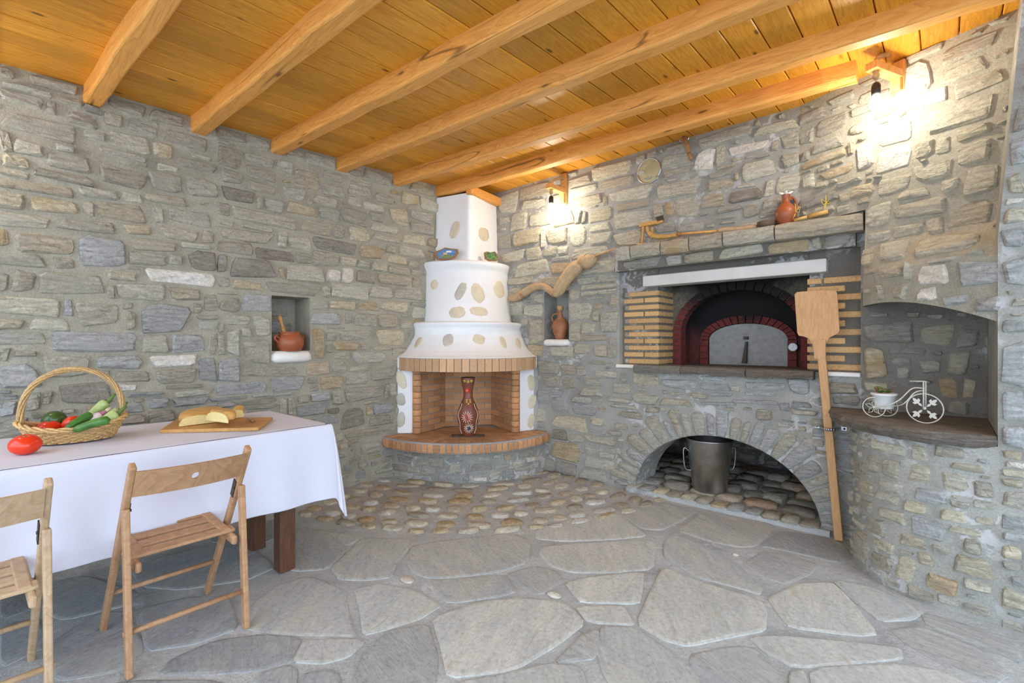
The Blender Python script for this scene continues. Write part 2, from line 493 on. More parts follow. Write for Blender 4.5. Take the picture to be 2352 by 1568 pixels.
def stone_geo(S, a0, b0, wa, hb, rng, hh, n=11, ka=1.0, rot=None, rounded=False):
    """rough stone: outline, shoulder, face and crown"""
    rot = rng.uniform(-.045, .045) if rot is None else rot
    raw = []
    if rounded:
        p = rng.uniform(1.9, 2.7); ph = rng.uniform(0, 6.28)
        for i in range(n):
            t = ph + 2*math.pi*(i + rng.uniform(-.2, .2))/n; c, s_ = math.cos(t), math.sin(t)
            raw.append((math.copysign(abs(c)**(2/p), c)*wa*(1 + rng.uniform(-.09, .06)), math.copysign(abs(s_)**(2/p), s_)*hb*(1 + rng.uniform(-.09, .06))))
    else:
        # hewn block: four knocked-off corners of unequal size and uneven edges
        mn = min(wa, hb)
        for cx, cy, first in ((1, 1, 0), (-1, 1, 1), (-1, -1, 0), (1, -1, 1)):
            e = rng.uniform(.06, .42)*mn; f = rng.uniform(.06, .42)*mn
            if rng.random() < .16: e *= 2.0; f *= 1.3
            jx = wa*(1 + rng.uniform(-.09, .03)); jy = hb*(1 + rng.uniform(-.11, .03))
            A = (cx*jx, cy*(jy-f)); Bq = (cx*(jx-e), cy*jy)
            raw += [A, Bq] if first == 0 else [Bq, A]
            if first == 0: raw.append((cx*wa*rng.uniform(-.3, .3), cy*hb*(1 + rng.uniform(-.08, .03))))
            else: raw.append((cx*wa*(1 + rng.uniform(-.05, .02)), cy*hb*rng.uniform(-.3, .3)))
    if not rounded:      # wedge and lean, no two blocks square
        tp, sh, tq = rng.uniform(-.13, .13), rng.uniform(-.16, .16)*hb, rng.uniform(-.16, .16)
        raw = [(x*(1 - abs(tp) + tp*y/hb) + sh*y/hb, y*(1 - abs(tq) + tq*x/wa)) for x, y in raw]
    pts = [(x*math.cos(rot) - y*math.sin(rot), x*math.sin(rot) + y*math.cos(rot)) for x, y in raw]
    n = len(pts)
    ins = min(.011, .30*min(wa, hb)); V = []
    def ring(k, hgt, jit):
        for x, y in pts:
            sx = max(.1, 1 - k*ins/wa); sy = max(.1, 1 - k*ins/hb)
            a, b = a0 + x*sx/ka, b0 + y*sy
            V.append(S.pt(a, b) + S.nrm(a, b) * (hgt*(1 + rng.uniform(-jit, jit))))
    tx, ty = rng.uniform(-.35, .35), rng.uniform(-.35, .35)
    ring(-.4, -.006, 0); ring(.12, hh*.62, .25)
    for x, y in pts:
        sx = max(.1, 1 - ins/wa); sy = max(.1, 1 - ins/hb); a, b = a0 + x*sx/ka, b0 + y*sy
        V.append(S.pt(a, b) + S.nrm(a, b) * hh*(1 + tx*x/wa + ty*y/hb + rng.uniform(-.16, .16)))
    ca, cb = a0 + rng.uniform(-.35, .35)*wa/ka, b0 + rng.uniform(-.3, .3)*hb
    V.append(S.pt(ca, cb) + S.nrm(ca, cb) * hh * rng.uniform(.95, 1.3))
    F = []
    for i in range(n):
        j = (i+1) % n
        F += [(i, j, n+j, n+i), (n+i, n+j, 2*n+j, 2*n+i), (2*n+i, 2*n+j, 3*n)]
    c = (V[2*n] - V[3*n]).cross(V[2*n+1] - V[3*n])
    if c.dot(S.nrm(a0, b0)) < 0: F = [f[::-1] for f in F]
    return V, F

def lay(S, B, parent, seed, hh=(.010, .028), limit=300, name='stone'):
    rng = random.Random(seed)
    def size(x):
        u0, v0 = proj(S.pt(x[0], x[1])); ka = S.da(x[0], x[1]); d = (S.pt(x[0], x[1]) - CAM).dot(D)
        vis = -60 < u0 < 2412 and -60 < v0 < 1628 and d > .1
        return (1 if vis else 0, x[2]*x[3]/max(d, .1)**2)
    B = sorted(B, key=size, reverse=True)
    rest = {}
    for i, x in enumerate(B):
        ka = S.da(x[0], x[1])
        V, F = stone_geo(S, x[0], x[1], x[2], x[3], rng, rng.uniform(*hh), ka=ka, n=11 if x[2]*x[3] > .0012 else 9)
        if i < limit: mo(name, V, F, SM[x[4]], parent, False)
        else: rest.setdefault(x[4], G()).add(V, F)
    for k, g in rest.items():
        g.mk('small_stones', SM[k], parent, False, kind='stuff')

def boxes_from(S, data, gap=.008, grow=1.10):
    B = []
    for u, v, w, h, c in parse(data):
        a, b, pa, pb, err = S.inv(u, v)
        if err > 12: continue
        ka = S.da(a, b)
        B.append([a*1.0, b, grow*w/pa/2*ka, grow*h/pb/2, c])
    # relax in metres: scale a
    return B

# ------------------------------------------------------------------ traced stones: centre x, y, width, height, colour (in the scale given)
LEFT_DATA = [
((0,140),3.92,"60,110,140,80,g 490,215,430,90,g 250,270,420,50,g 240,350,480,110,g 450,420,110,100,g 830,440,160,60,d 640,365,180,40,t 1140,400,330,120,g 1500,510,270,110,g 370,600,620,170,g 740,530,240,120,g 1020,530,150,110,t 1290,600,250,140,g 1180,730,370,160,t 1460,800,170,130,y 1680,720,340,120,g 45,720,110,180,t 270,790,270,120,t 590,790,160,60,g 140,910,230,110,y 600,910,420,140,g 120,1010,270,80,t 580,1050,500,80,g 1110,860,380,80,g 1270,920,90,60,g 1510,960,170,70,t 1110,1050,390,140,g 1490,1090,280,150,g 1820,1150,270,170,g 1800,950,400,110,g 330,1140,680,95,t 890,1190,330,85,g 1490,1250,340,75,t 1180,1230,200,75,t 75,1270,200,100,t 510,1310,380,115,y 800,1330,95,120,t 1080,1360,430,145,t 1430,1390,80,140,g 1710,1410,360,130,g 205,1440,420,110,t 790,1490,510,100,g 1240,1520,230,80,y"),
((0,520),3.92,"25,100,60,80,y 410,160,520,170,t 930,240,400,300,b 1390,170,410,100,t 1620,70,330,100,t 1870,95,110,110,t 1760,175,250,50,t 1320,280,260,85,g 1580,300,110,80,g 1850,310,270,160,d 200,310,400,130,g 580,330,170,90,g 650,500,540,205,g 1100,440,240,90,t 1220,375,150,32,g 1620,460,620,120,w 230,500,140,170,g 20,510,60,110,g 1270,600,420,160,g 995,590,75,110,g 1670,610,260,105,t 1910,670,140,170,g 250,720,590,175,t 615,730,75,140,b 890,780,390,220,g 1145,710,90,70,g 1180,850,80,180,g 1490,830,460,255,b 1775,735,70,90,g 1870,820,180,40,g 1890,890,200,80,g 90,880,180,70,t 450,880,340,105,t 170,1010,420,80,g 860,1030,720,180,b 1400,1060,240,160,g 1690,1050,270,150,b 1920,1060,90,180,g 40,1150,90,120,g 280,1130,45,160,g 600,1260,400,190,g 1080,1220,380,125,b 1570,1210,390,100,w 1880,1300,170,240,b 170,1350,350,230,b 930,1330,110,60,g 1190,1350,310,90,g 1580,1340,350,100,g 1120,1460,145,42,w 1660,1440,300,38,g 780,1500,420,190,d 400,1540,120,110,g 1320,1530,330,100,b 1740,1530,340,110,g 80,1540,150,90,b"),
((0,820),5.6,"100,620,210,260,b 500,570,330,220,g 520,745,230,75,g 1700,650,250,170,b 1720,785,320,120,g 150,920,320,170,g 1780,540,120,80,g 60,460,160,60,b"),
((340,900),4.9,"120,110,220,140,b 500,80,420,140,b 880,60,420,80,b 150,270,300,120,g 830,180,310,110,b 1230,140,420,90,g 1560,160,150,180,g 1400,20,420,40,b"),
((500,260),3.92,"110,190,230,110,g 360,270,220,110,g 70,270,140,36,g 110,400,210,210,g 110,570,210,110,g 380,430,280,75,g 395,545,250,105,g 600,480,150,100,g 700,370,150,70,g 920,440,270,110,g 880,500,120,45,g 800,600,215,170,t 1020,565,190,80,g 410,680,230,85,t 200,740,300,115,d 50,860,110,110,g 690,720,190,115,g 375,810,70,100,t 500,830,190,115,g 750,860,270,105,y 830,800,60,60,t 960,780,220,95,t 1040,710,200,115,g 1260,610,210,50,t 1280,700,200,95,g 1230,790,110,90,t 1430,590,240,105,g 1400,840,160,90,t 1500,790,150,120,g 1730,770,150,110,y 1840,690,210,85,t 1900,830,150,100,t 1000,910,150,85,g 1240,940,230,145,g 1430,930,120,80,g 1630,930,150,170,y 1830,930,190,100,g 1840,1040,200,100,g 1500,1040,230,65,t 430,960,540,120,t 70,980,140,65,t 880,1030,270,120,t 1090,1055,50,100,g 1270,1085,170,125,y 1520,1135,230,58,t 1760,1140,210,85,y 250,1110,480,110,t 350,1030,270,45,t 580,1140,80,145,t 730,1170,200,125,t 160,1200,310,130,g 1060,1195,380,100,d 1380,1250,220,115,y 1560,1225,80,80,t 1740,1245,220,90,t 1610,1320,160,80,y 1930,1165,80,80,t 520,1280,330,90,d 770,1305,130,90,g 970,1315,230,125,g 1180,1335,130,70,y 1310,1355,110,70,g 1450,1390,140,80,t 1630,1415,180,75,t 1760,1360,100,50,t 1810,1440,130,50,t 310,1390,390,160,d 30,1350,90,150,d 575,1440,35,110,y 780,1445,340,145,t 1045,1465,90,90,w 1170,1460,90,130,w 1330,1470,160,110,g 1600,1500,300,85,t 1790,1520,80,90,t"),
((500,640),3.92,"250,60,310,80,y 60,30,120,80,g 690,95,490,85,g 80,130,170,28,t 975,120,65,95,t 1190,120,300,120,t 1470,120,200,105,t 1710,140,210,100,g 90,235,190,130,g 350,215,250,150,b 920,240,140,80,g 1125,240,210,75,y 1355,245,190,80,y 1590,250,220,90,y 1800,230,130,30,g 1810,300,130,100,t 180,365,170,60,g 400,430,150,180,g 970,360,270,110,b 1180,360,60,90,g 1330,370,200,110,g 1530,380,160,110,t 1690,410,110,70,t 250,480,90,90,g 145,570,120,240,g 20,440,40,80,g 25,590,70,190,g 355,650,245,220,g 910,590,95,250,y 1020,520,90,70,g 1230,500,280,98,g 1060,440,150,25,g 1560,530,240,135,y 1740,500,40,90,g 1000,630,40,80,g 1160,610,230,70,y 1320,615,70,50,t 1480,630,140,30,t 1120,690,140,60,t 1370,710,300,110,g 1640,670,130,100,t 90,825,200,210,b 475,835,480,80,g 910,815,220,115,r 1090,800,140,110,g 1270,810,170,45,t 1490,840,220,135,g 630,970,290,170,b 1020,930,200,120,y 1250,900,190,105,g 850,915,80,60,g 220,1000,430,140,b 870,985,80,60,g 350,1125,350,90,g 920,1060,160,80,b 1080,1070,110,130,g 1320,1030,320,125,g 1520,1010,40,140,g 1575,1000,60,110,t 70,1155,150,90,b 630,1150,120,150,g 770,1090,60,40,g 840,1185,260,105,b 1040,1190,100,50,d 1000,1260,170,80,b 1220,1240,210,230,d 1360,1190,50,80,y 1480,1170,180,80,b 1465,1270,190,90,g 1390,1110,150,40,t 1310,1390,290,95,t 1130,1500,70,60,r 1220,1480,100,60,g 1370,1520,170,110,g 1580,1320,50,100,t"),
]
RIGHT_DATA = [
((1140,280),3.92,"110,750,160,180,t 80,885,100,60,g 205,890,130,165,t 340,740,200,80,t 350,620,250,80,t 750,540,180,75,t 780,610,220,80,t 810,710,270,95,t 980,710,35,80,t 390,880,180,130,t 620,860,200,130,t 740,860,55,120,t 795,865,40,120,d 940,840,190,125,t 930,950,180,75,t 280,1040,240,130,y 545,1030,190,140,t 740,1020,160,175,t 930,1060,220,105,t 430,1060,35,140,t 80,1080,110,120,g 160,1220,180,75,t 340,1190,130,120,t 490,1170,110,90,t 605,1155,100,70,t 580,1230,150,36,t 320,1320,290,130,t 590,1310,180,105,y 850,1170,330,100,t 930,1310,320,115,t 220,1450,200,110,t 490,1440,220,80,t 1040,440,340,110,y 1080,555,290,90,t 1210,655,390,120,t 1630,610,380,130,t 1620,350,250,120,g 1630,440,260,70,g 1560,780,80,130,y 1720,770,160,150,t 1460,800,90,130,t 1220,880,290,125,t 1190,1050,220,130,t 1240,760,280,50,t 1530,950,160,85,g 1750,960,230,85,g 820,1430,160,65,g 1000,1410,170,65,g 930,1510,310,85,t"),
((1600,180),4.9,"310,660,560,105,g 900,555,480,100,t 580,785,440,95,w 885,760,75,110,g 265,880,55,170,t 90,920,190,180,w 1050,700,150,170,g 1070,900,130,120,g 340,1000,210,36,t 270,1075,260,65,g 280,1190,300,105,t 460,1110,40,90,y 690,1030,360,190,t 560,1205,140,36,t 830,1250,45,140,t 1040,1180,250,165,t 180,1380,250,145,t 550,1320,350,125,d 380,1470,280,60,g 620,1490,170,140,g 840,1450,190,210,g"),
((1150,640),3.136,"710,75,255,68,t 530,120,80,90,t 575,235,165,118,t 705,200,60,45,t 785,310,110,150,g 690,270,45,70,t 820,160,55,90,t 630,360,90,80,t 540,380,80,140,t 680,425,160,45,t 805,500,65,155,g 240,230,135,90,t 110,215,100,95,t 260,380,90,165,t 280,515,160,80,y 445,525,150,70,t 275,140,65,65,t 170,310,50,60,t 590,500,100,80,t 730,520,90,80,t 350,640,150,80,g 490,655,105,80,g 370,740,120,80,g 495,755,85,90,g 580,660,60,70,g 315,850,90,90,b 410,815,90,45,b 430,900,100,115,b 605,940,160,78,b 590,870,130,48,g 660,820,150,58,g 670,745,120,48,g 760,690,150,48,g 500,1040,250,100,y 290,985,50,70,t 470,1240,180,125,y 430,1120,110,70,d 545,1150,110,60,g 475,1360,110,60,d 350,1340,70,60,d 715,1170,210,80,g 650,1240,80,60,g 770,1260,110,60,g 710,1330,210,78,g 670,1410,190,75,g 700,1030,90,60,t 860,880,160,48,g 900,1220,120,120,b 870,1070,90,60,g 880,790,110,48,g 105,75,100,110,t"),
((1400,840),3.92,"330,125,190,78,t 630,165,310,85,b 950,190,250,58,b 1135,205,70,45,t 1400,185,330,65,b 1690,180,160,75,b 820,275,140,48,t 590,330,240,48,t 320,300,220,85,g 980,330,320,36,b 1310,330,400,50,b 1000,385,200,33,b 1580,370,100,75,b 1720,350,190,55,b 600,425,220,38,g 390,390,110,58,g 190,440,200,65,g 130,360,230,48,g 1750,415,250,52,g 2100,200,240,95,g 2130,310,240,75,d 1350,250,250,36,b 1000,260,200,36,b 2120,690,110,100,b 2130,860,100,140,b 2120,1050,110,150,b 1960,480,.1,.1,b 60,600,110,60,g 50,760,90,100,g 60,900,90,110,b"),
]
HOOD_DATA = [
((1600,180),4.9,"1330,420,310,130,g 1240,660,150,150,g 1530,510,330,200,g 1480,745,320,130,g 1450,900,500,90,y 1600,1060,390,110,y 1270,1160,130,150,t 1230,890,100,120,g 1410,1190,140,80,t 1740,790,60,130,t 1720,1175,260,55,t 1830,1270,310,120,y 1400,1350,490,130,d 1680,1340,130,100,t 1890,880,170,260,w 1810,570,150,120,t 1620,240,300,90,g"),
((1960,60),3.732,"760,110,540,75,g 620,220,300,80,t 980,215,300,100,t 930,385,390,120,t 1060,500,270,110,t 500,480,180,165,w 650,625,270,115,w 890,775,430,165,t 1010,910,180,90,t 370,940,170,140,t 360,1130,290,165,w 610,1050,160,135,t 770,1020,120,125,t 690,1245,320,140,t 350,1365,250,140,t 1030,1090,280,175,t 520,1435,260,75,t 830,1360,140,100,t 1080,1320,200,180,t 585,860,25,170,w 230,220,90,130,g"),
((1960,400),4.355,"250,410,240,220,t 260,630,210,95,t 540,560,250,110,t 410,765,280,175,t 690,330,390,105,t 150,830,85,165,y 60,830,60,180,g 130,1000,150,105,t 390,980,230,95,t 570,970,40,175,t 910,710,480,145,t 820,1000,345,180,w 880,860,300,32,t 1250,990,470,240,b 140,1220,130,165,t 260,1180,80,155,t 470,1200,140,185,t 740,1240,185,200,w 1050,1300,280,160,b 1330,1320,300,180,b 820,540,110,135,t 1150,400,320,140,t"),
]
END_DATA = [
((1960,400),4.355,"1560,110,260,200,t 1560,420,300,140,t 1540,280,300,55,w 1560,640,280,190,b 1690,1250,60,90,w 1570,1520,300,120,b 1620,980,200,180,b"),
((1960,60),3.732,"1430,90,70,170,b 1425,320,110,190,b 1415,580,130,230,b 1415,800,140,200,d 1400,1080,190,210,b"),
((1840,620),3.137,"1520,690,180,320,b 1520,970,180,210,b 1530,1200,150,160,b"),
((1940,980),3.136,"1180,200,200,60,t 1230,275,120,50,w 1130,320,330,55,t 1190,400,180,55,t 1230,520,160,65,g 1130,680,330,105,b 1130,890,260,85,y 1130,1080,100,100,g 1130,1220,340,140,t 1190,1000,160,60,g 1190,1430,180,55,g 1220,790,150,60,b"),
]
COUNTER_DATA = [
((1940,980),3.136,"310,150,220,60,t 540,190,110,125,t 200,270,80,115,g 330,300,120,125,g 545,330,140,145,t 800,400,170,130,t 630,500,230,100,b 510,580,150,75,y 780,640,180,80,y 340,640,170,85,t 230,710,115,125,g 610,740,255,130,b 860,750,220,45,t 490,830,180,80,t 1000,450,130,110,g 880,290,110,46,t 330,430,150,90,g 160,440,80,90,t 310,510,150,70,g 920,860,120,105,g 700,890,130,55,g 580,950,120,85,t 440,1030,145,180,y 900,1000,320,125,t 700,1140,205,120,y 270,990,90,85,g 340,1120,100,55,g 550,1200,170,80,g 750,1250,150,60,g 950,1310,190,55,g 110,620,55,105,g 110,300,65,95,g 720,190,150,55,g 1000,560,160,55,g 290,860,150,70,t 110,880,60,110,g 160,570,70,80,g 830,560,150,45,g"),
]
DRUM_DATA = [
((880,1020),5.88,"290,195,190,115,d 510,240,150,90,g 720,240,200,135,g 975,205,200,58,b 980,330,180,118,g 1140,320,40,125,b 1310,205,280,58,g 1330,310,290,95,d 1310,390,210,28,b 790,350,130,33,b 420,350,160,75,g 620,370,190,85,g 535,470,240,65,b 890,440,280,95,b 1115,460,90,105,b 1310,475,170,52,w 1510,430,160,105,g 1690,390,170,130,b 1610,300,190,55,g 1540,165,120,58,g 1690,170,110,88,y 1920,120,180,75,g 2030,195,190,65,w 1830,260,160,65,t 1920,325,250,55,g 210,300,180,105,d 250,410,190,80,g 130,200,50,120,g 440,140,190,45,g"),
]

# ------------------------------------------------------------------ LEFT WALL (mortar body, niche, stones)
T = 0.40
n0 = onx(624, 678); n1 = onx(712, 812)
NY0, NY1, NZ1, NZ0 = n0.y, n1.y, n0.z, onx(624, 806).z
g = G()
WT = 2.95
g.box((LX-T, -2.3, -.05), (LX, NY0, WT)); g.box((LX-T, NY1, -.05), (LX, RY+T, WT))
g.box((LX-T, NY0, -.05), (LX, NY1, NZ0)); g.box((LX-T, NY0, NZ1), (LX, NY1, WT)); g.box((LX-T, NY0, NZ0), (LX-.27, NY1, NZ1))
wall_left = g.mk('wall_left', MORTAR, kind='structure')
SL = Surf(lambda a, b: Vector((LX, a, b)), -.1, 3.55, 0, 2.75)
rng = random.Random(11)
B = boxes_from(SL, LEFT_DATA)
B = [b for b in B if not (b[0]+b[2] > NY0+.02 and b[0]-b[2] < NY1-.02 and b[1]+b[3] > NZ0+.02 and b[1]-b[3] < NZ1-.02 and NY0 < b[0] < NY1)]
for b in B:      # keep stones out of the niche mouth and under the ceiling
    if b[1]+b[3] > NZ0 and b[1]-b[3] < NZ1:
        if b[0] < NY0 < b[0]+b[2]: e = b[0]+b[2]-NY0; b[2] -= e/2; b[0] -= e/2
        if b[0] > NY1 > b[0]-b[2]: e = NY1-b[0]+b[2]; b[2] -= e/2; b[0] += e/2
    top = ceil_z(b[0]) - .012
    if b[1]+b[3] > top: e = b[1]+b[3]-top; b[3] -= e/2; b[1] -= e/2
B = relax(B, .007)
ok_l = lambda a, b, w, h: not (a+w > NY0-.01 and a-w < NY1+.01 and b+h > NZ0-.09 and b-h < NZ1+.01) and b+h < ceil_z(a)-.02
B = inflate(B, .011, 5, ok_l)
B = fill(B, (-.05, 3.55, .02, 2.74), rng, 9000, (.03, .12), (.014, .046), .009, 'ggbttyg', ok_l)
B = fill(B, (-2.25, -.05, .02, 2.6), rng, 2600, (.05, .17), (.03, .075), .012, 'ggbtg', ok_l)
lay(SL, B, wall_left, 5)
# stones at the back of the niche
SN = Surf(lambda a, b: Vector((LX-.268, a, b)), NY0-.1, NY1+.3, NZ0, NZ1)
lay(SN, [[NY0+.14, NZ1-.10, .095, .045, 'g'], [NY0+.11, NZ1-.235, .06, .05, 'b'], [NY0+.24, NZ1-.24, .022, .045, 'g']], wall_left, 9, (.006, .01), name='niche_stone')

# ------------------------------------------------------------------ OVEN WALL with niche, oven recess and wood-store arch
NX0, NX1 = right_x(1250), right_x(1306.5); MZ1 = ony(1280, 668).z; MZ0 = ony(1280, 782).z
RX0, RX1, RZ0, RZ1 = -2.028, -.38, 1.025, 1.80
AX, AA, AB = -1.235, .652, .53
def arch(x):
    q = 1 - ((x-AX)/AA)**2
    return AB*math.sqrt(q) if q > 0 else 0.0
xs = sorted(set([LX-.02, NX0, NX1, RX0, RX1, .30] + [AX + AA*math.cos(math.pi*i/28) for i in range(29)]))
g = G(); TW = .36
def seg(xa, xb, za, zb, zc, zd):
    if max(zc-za, zd-zb) < 1e-4: return
    g.hexa([(xa,RY,za),(xb,RY,zb),(xb,RY+TW,zb),(xa,RY+TW,za),(xa,RY,zc),(xb,RY,zd),(xb,RY+TW,zd),(xa,RY+TW,zc)])
for xa, xb in zip(xs, xs[1:]):
    xm = (xa+xb)/2; holes = []
    if NX0 < xm < NX1: holes.append((MZ0, MZ0, MZ1, MZ1))
    if abs(xm-AX) < AA: holes.append((-.05, -.05, arch(xa), arch(xb)))
    if RX0 < xm < RX1: holes.append((RZ0, RZ0, RZ1, RZ1))
    pa = pb = -.05
    for h in sorted(holes):
        seg(xa, xb, pa, pb, h[0], h[1]); pa, pb = h[2], h[3]
    seg(xa, xb, pa, pb, WT, WT)
g.box((NX0-.02, RY+.20, MZ0-.02), (NX1+.02, RY+.3, MZ1+.02))
wall_right = g.mk('wall_right', MORTAR_G, kind='structure')
SR = Surf(lambda a, b: Vector((a, RY, b)), -3.6, .2, 0, 2.78)
B = boxes_from(SR, RIGHT_DATA)
# voussoirs of the arch come as their own radial stones below; clear that band
def in_arch(a, b, w=0, h=0, m=.24):
    q = ((abs(a-AX)-w*.5)/(AA+m))**2 + ((max(b-h*.5, 0))/(AB+m))**2
    return q < 1
B = [b for b in B if not in_arch(b[0], b[1], b[2], b[3], .20)]
def clip(B, x0, x1, z0, z1):
    out = []
    for b in B:
        if x0 < b[0] < x1 and z0 < b[1] < z1: continue
        if b[1]+b[3] > z0 and b[1]-b[3] < z1:
            if b[0] <= x0 < b[0]+b[2]: e = b[0]+b[2]-x0; b[2] -= e/2; b[0] -= e/2
            elif b[0] >= x1 > b[0]-b[2]: e = x1-b[0]+b[2]; b[2] -= e/2; b[0] += e/2
        if x0 < b[0] < x1:
            if b[1] <= z0 < b[1]+b[3]: e = b[1]+b[3]-z0; b[3] -= e/2; b[1] -= e/2
            elif b[1] >= z1 > b[1]-b[3]: e = z1-b[1]+b[3]; b[3] -= e/2; b[1] += e/2
        if b[2] > .012 and b[3] > .008: out.append(b)
    return out
B = clip(B, NX0-.005, NX1+.005, MZ0-.05, MZ1+.005)
B = clip(B, RX0-.01, RX1, RZ0-.02, 1.985)
B = clip(B, -.70, .4, 1.9, 2.9)
B = relax(B, .007)
def ok_r(a, b, w, h):
    if in_arch(a, b, w, h, .20) or b+h > ceil_z(3.6)-.02: return False
    if a+w > NX0-.01 and a-w < NX1+.01 and b+h > MZ0-.08 and b-h < MZ1+.01: return False
    if a+w > RX0-.02 and b+h > RZ0-.03 and b-h < 1.99: return False
    if a+w > -.70 and b > 1.9: return False
    if a+w > -.40 and b < 1.0: return False
    return True
B = inflate(B, .011, 5, ok_r)
B = fill(B, (-3.4, -.38, .02, 2.75), rng, 9000, (.03, .11), (.012, .040), .009, 'ggbttg', ok_r)
# the wall behind the counter niche
NB = [((1840,620),3.137,"630,450,330,150,d 980,480,240,170,t 1200,490,150,150,d 530,670,160,220,y 760,580,250,45,d 930,695,150,100,g 1130,670,140,170,t 740,740,90,80,g 1060,850,120,140,y 1210,850,80,150,y 1130,990,150,90,g 520,840,180,60,y 850,900,160,60,d 400,830,100,60,g 720,660,140,60,d")]
B2 = relax(boxes_from(SR, NB), .008)
for b in B2:
    if b[0]-b[2] < -.365: e = -.365-b[0]+b[2]; b[2] -= e/2; b[0] += e/2
    if b[0]+b[2] > .155: e = b[0]+b[2]-.155; b[2] -= e/2; b[0] -= e/2
    if b[1]-b[3] < .82: e = .82-b[1]+b[3]; b[3] -= e/2; b[1] += e/2
B2 = [b for b in B2 if b[2] > .012 and b[3] > .01]
B2 = fill(B2, (-.36, .15, .83, 1.40), random.Random(5), 400, (.02, .05), (.012, .03), .012, 'dgyd')
gg_ = G(); gg_.box((RX1+.003, RY-.004, .78), (SX-.002, RY+.002, 1.52)); gg_.mk('niche_back', mortar_mat('dark_niche_mortar', (.255, .235, .20), lime=.6), wall_right)  # thin panel of darker grey-brown mortar across the niche back
lay(SR, B + B2, wall_right, 6)
# arch stones
def stone_quad(P, nrm, hh, rng, mat, parent, name='stone'):
    """stone from an outline in space (list of points on the face) and its normal"""
    n = len(P); c = sum(P, Vector())/n; nn = Vector(nrm).normalized(); V = []
    V += [p - nn*.006 for p in P]; V += [p + nn*hh*rng.uniform(.45, .7) for p in P]
    for p in P:
        d = (c-p); k = min(.3, .013/max(d.length, 1e-4)); V.append(p + d*k + nn*hh*rng.uniform(.85, 1.15))
    V.append(c + nn*hh*rng.uniform(1, 1.25)); F = []
    for i in range(n):
        j = (i+1) % n; F += [(i, j, n+j, n+i), (n+i, n+j, 2*n+j, 2*n+i), (2*n+i, 2*n+j, 3*n)]
    if (P[1]-P[0]).cross(P[2]-P[0]).dot(nn) < 0: F = [f[::-1] for f in F]
    return mo(name, V, F, mat, parent, True)
rng = random.Random(21)
cuts = [0.0]
while cuts[-1] < math.pi - .06: cuts.append(cuts[-1] + rng.uniform(.085, .165))
cuts[-1] = math.pi
for t0, t1 in zip(cuts, cuts[1:]):
    L = rng.uniform(.15, .25); gp = .007/.6; P = []
    for k in (.12, .5, .88): t = t0+gp+(t1-t0-2*gp)*k; P.append((t, .004))
    P += [(t1-gp, L*.35), (t1-gp*1.3, L*.92), (t1-gp-(t1-t0)*.3, L*rng.uniform(.96, 1.05)), (t0+gp+(t1-t0)*.3, L*rng.uniform(.96, 1.05)), (t0+gp*1.3, L*.92), (t0+gp, L*.35)]
    Q = []
    for t, r_ in P:
        cx_, cz_ = math.cos(t), math.sin(t)
        x = AX + (AA+r_)*cx_; z = (AB+r_)*cz_
        if z < .02: z = .02
        Q.append(Vector((x, RY, z)))
    # drop degenerate ones at the springings
    stone_quad(Q, (0,-1,0), rng.uniform(.008, .018), rng, SM[rng.choice('bbggbg' if t0 < 1.6 else 'bgbgtb')], wall_right, 'arch_stone')
# wood-store chamber behind the arch
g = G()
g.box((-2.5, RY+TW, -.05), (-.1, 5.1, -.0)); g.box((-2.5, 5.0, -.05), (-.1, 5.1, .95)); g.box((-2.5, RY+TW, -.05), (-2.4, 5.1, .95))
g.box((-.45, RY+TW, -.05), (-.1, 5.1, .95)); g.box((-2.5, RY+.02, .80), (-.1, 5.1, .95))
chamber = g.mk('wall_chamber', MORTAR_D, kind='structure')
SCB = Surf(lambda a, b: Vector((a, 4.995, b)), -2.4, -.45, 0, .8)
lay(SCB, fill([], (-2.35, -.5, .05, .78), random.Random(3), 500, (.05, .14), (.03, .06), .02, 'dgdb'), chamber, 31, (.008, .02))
# raised sill and rubble floor of the wood store
g = G(); g.box((AX-AA-.06, RY-.045, -.03), (AX+AA+.05, 5.0, .035))
store_floor = g.mk('floor_store', FLOOR_M, kind='structure')
rng = random.Random(8)
for i in range(12):
    x0 = AX-AA-.05 + i*.113; w = .113*rng.uniform(.82, .93)
    P = [Vector((x0+dx*w + rng.uniform(-.006, .006), RY-.055+dy*.15+rng.uniform(-.008, .008), .036)) for dx, dy in ((0,.1),(.15,0),(.85,0),(1,.1),(1,.85),(.85,1),(.15,1),(0,.85))]
    stone_quad(P, (0,0,1), rng.uniform(.008, .02), rng, SM[rng.choice('gtygb')], store_floor, 'sill_stone')
for r_ in range(6):
    x = AX-AA-.3
    while x < AX+AA+.25:
        w = rng.uniform(.14, .26); y0 = RY+.12+r_*.2
        P = [Vector((x+dx*w*.92 + rng.uniform(-.012, .012), y0+dy*.18+rng.uniform(-.012, .012), .036)) for dx, dy in ((0,.15),(.2,0),(.8,0),(1,.2),(1,.8),(.8,1),(.2,1),(0,.8))]
        if -2.38 < x and x+w < -.47 : stone_quad(P, (0,0,1), rng.uniform(.01, .04), rng, SM[rng.choice('dgdtr')], store_floor, 'store_stone')
        x += w

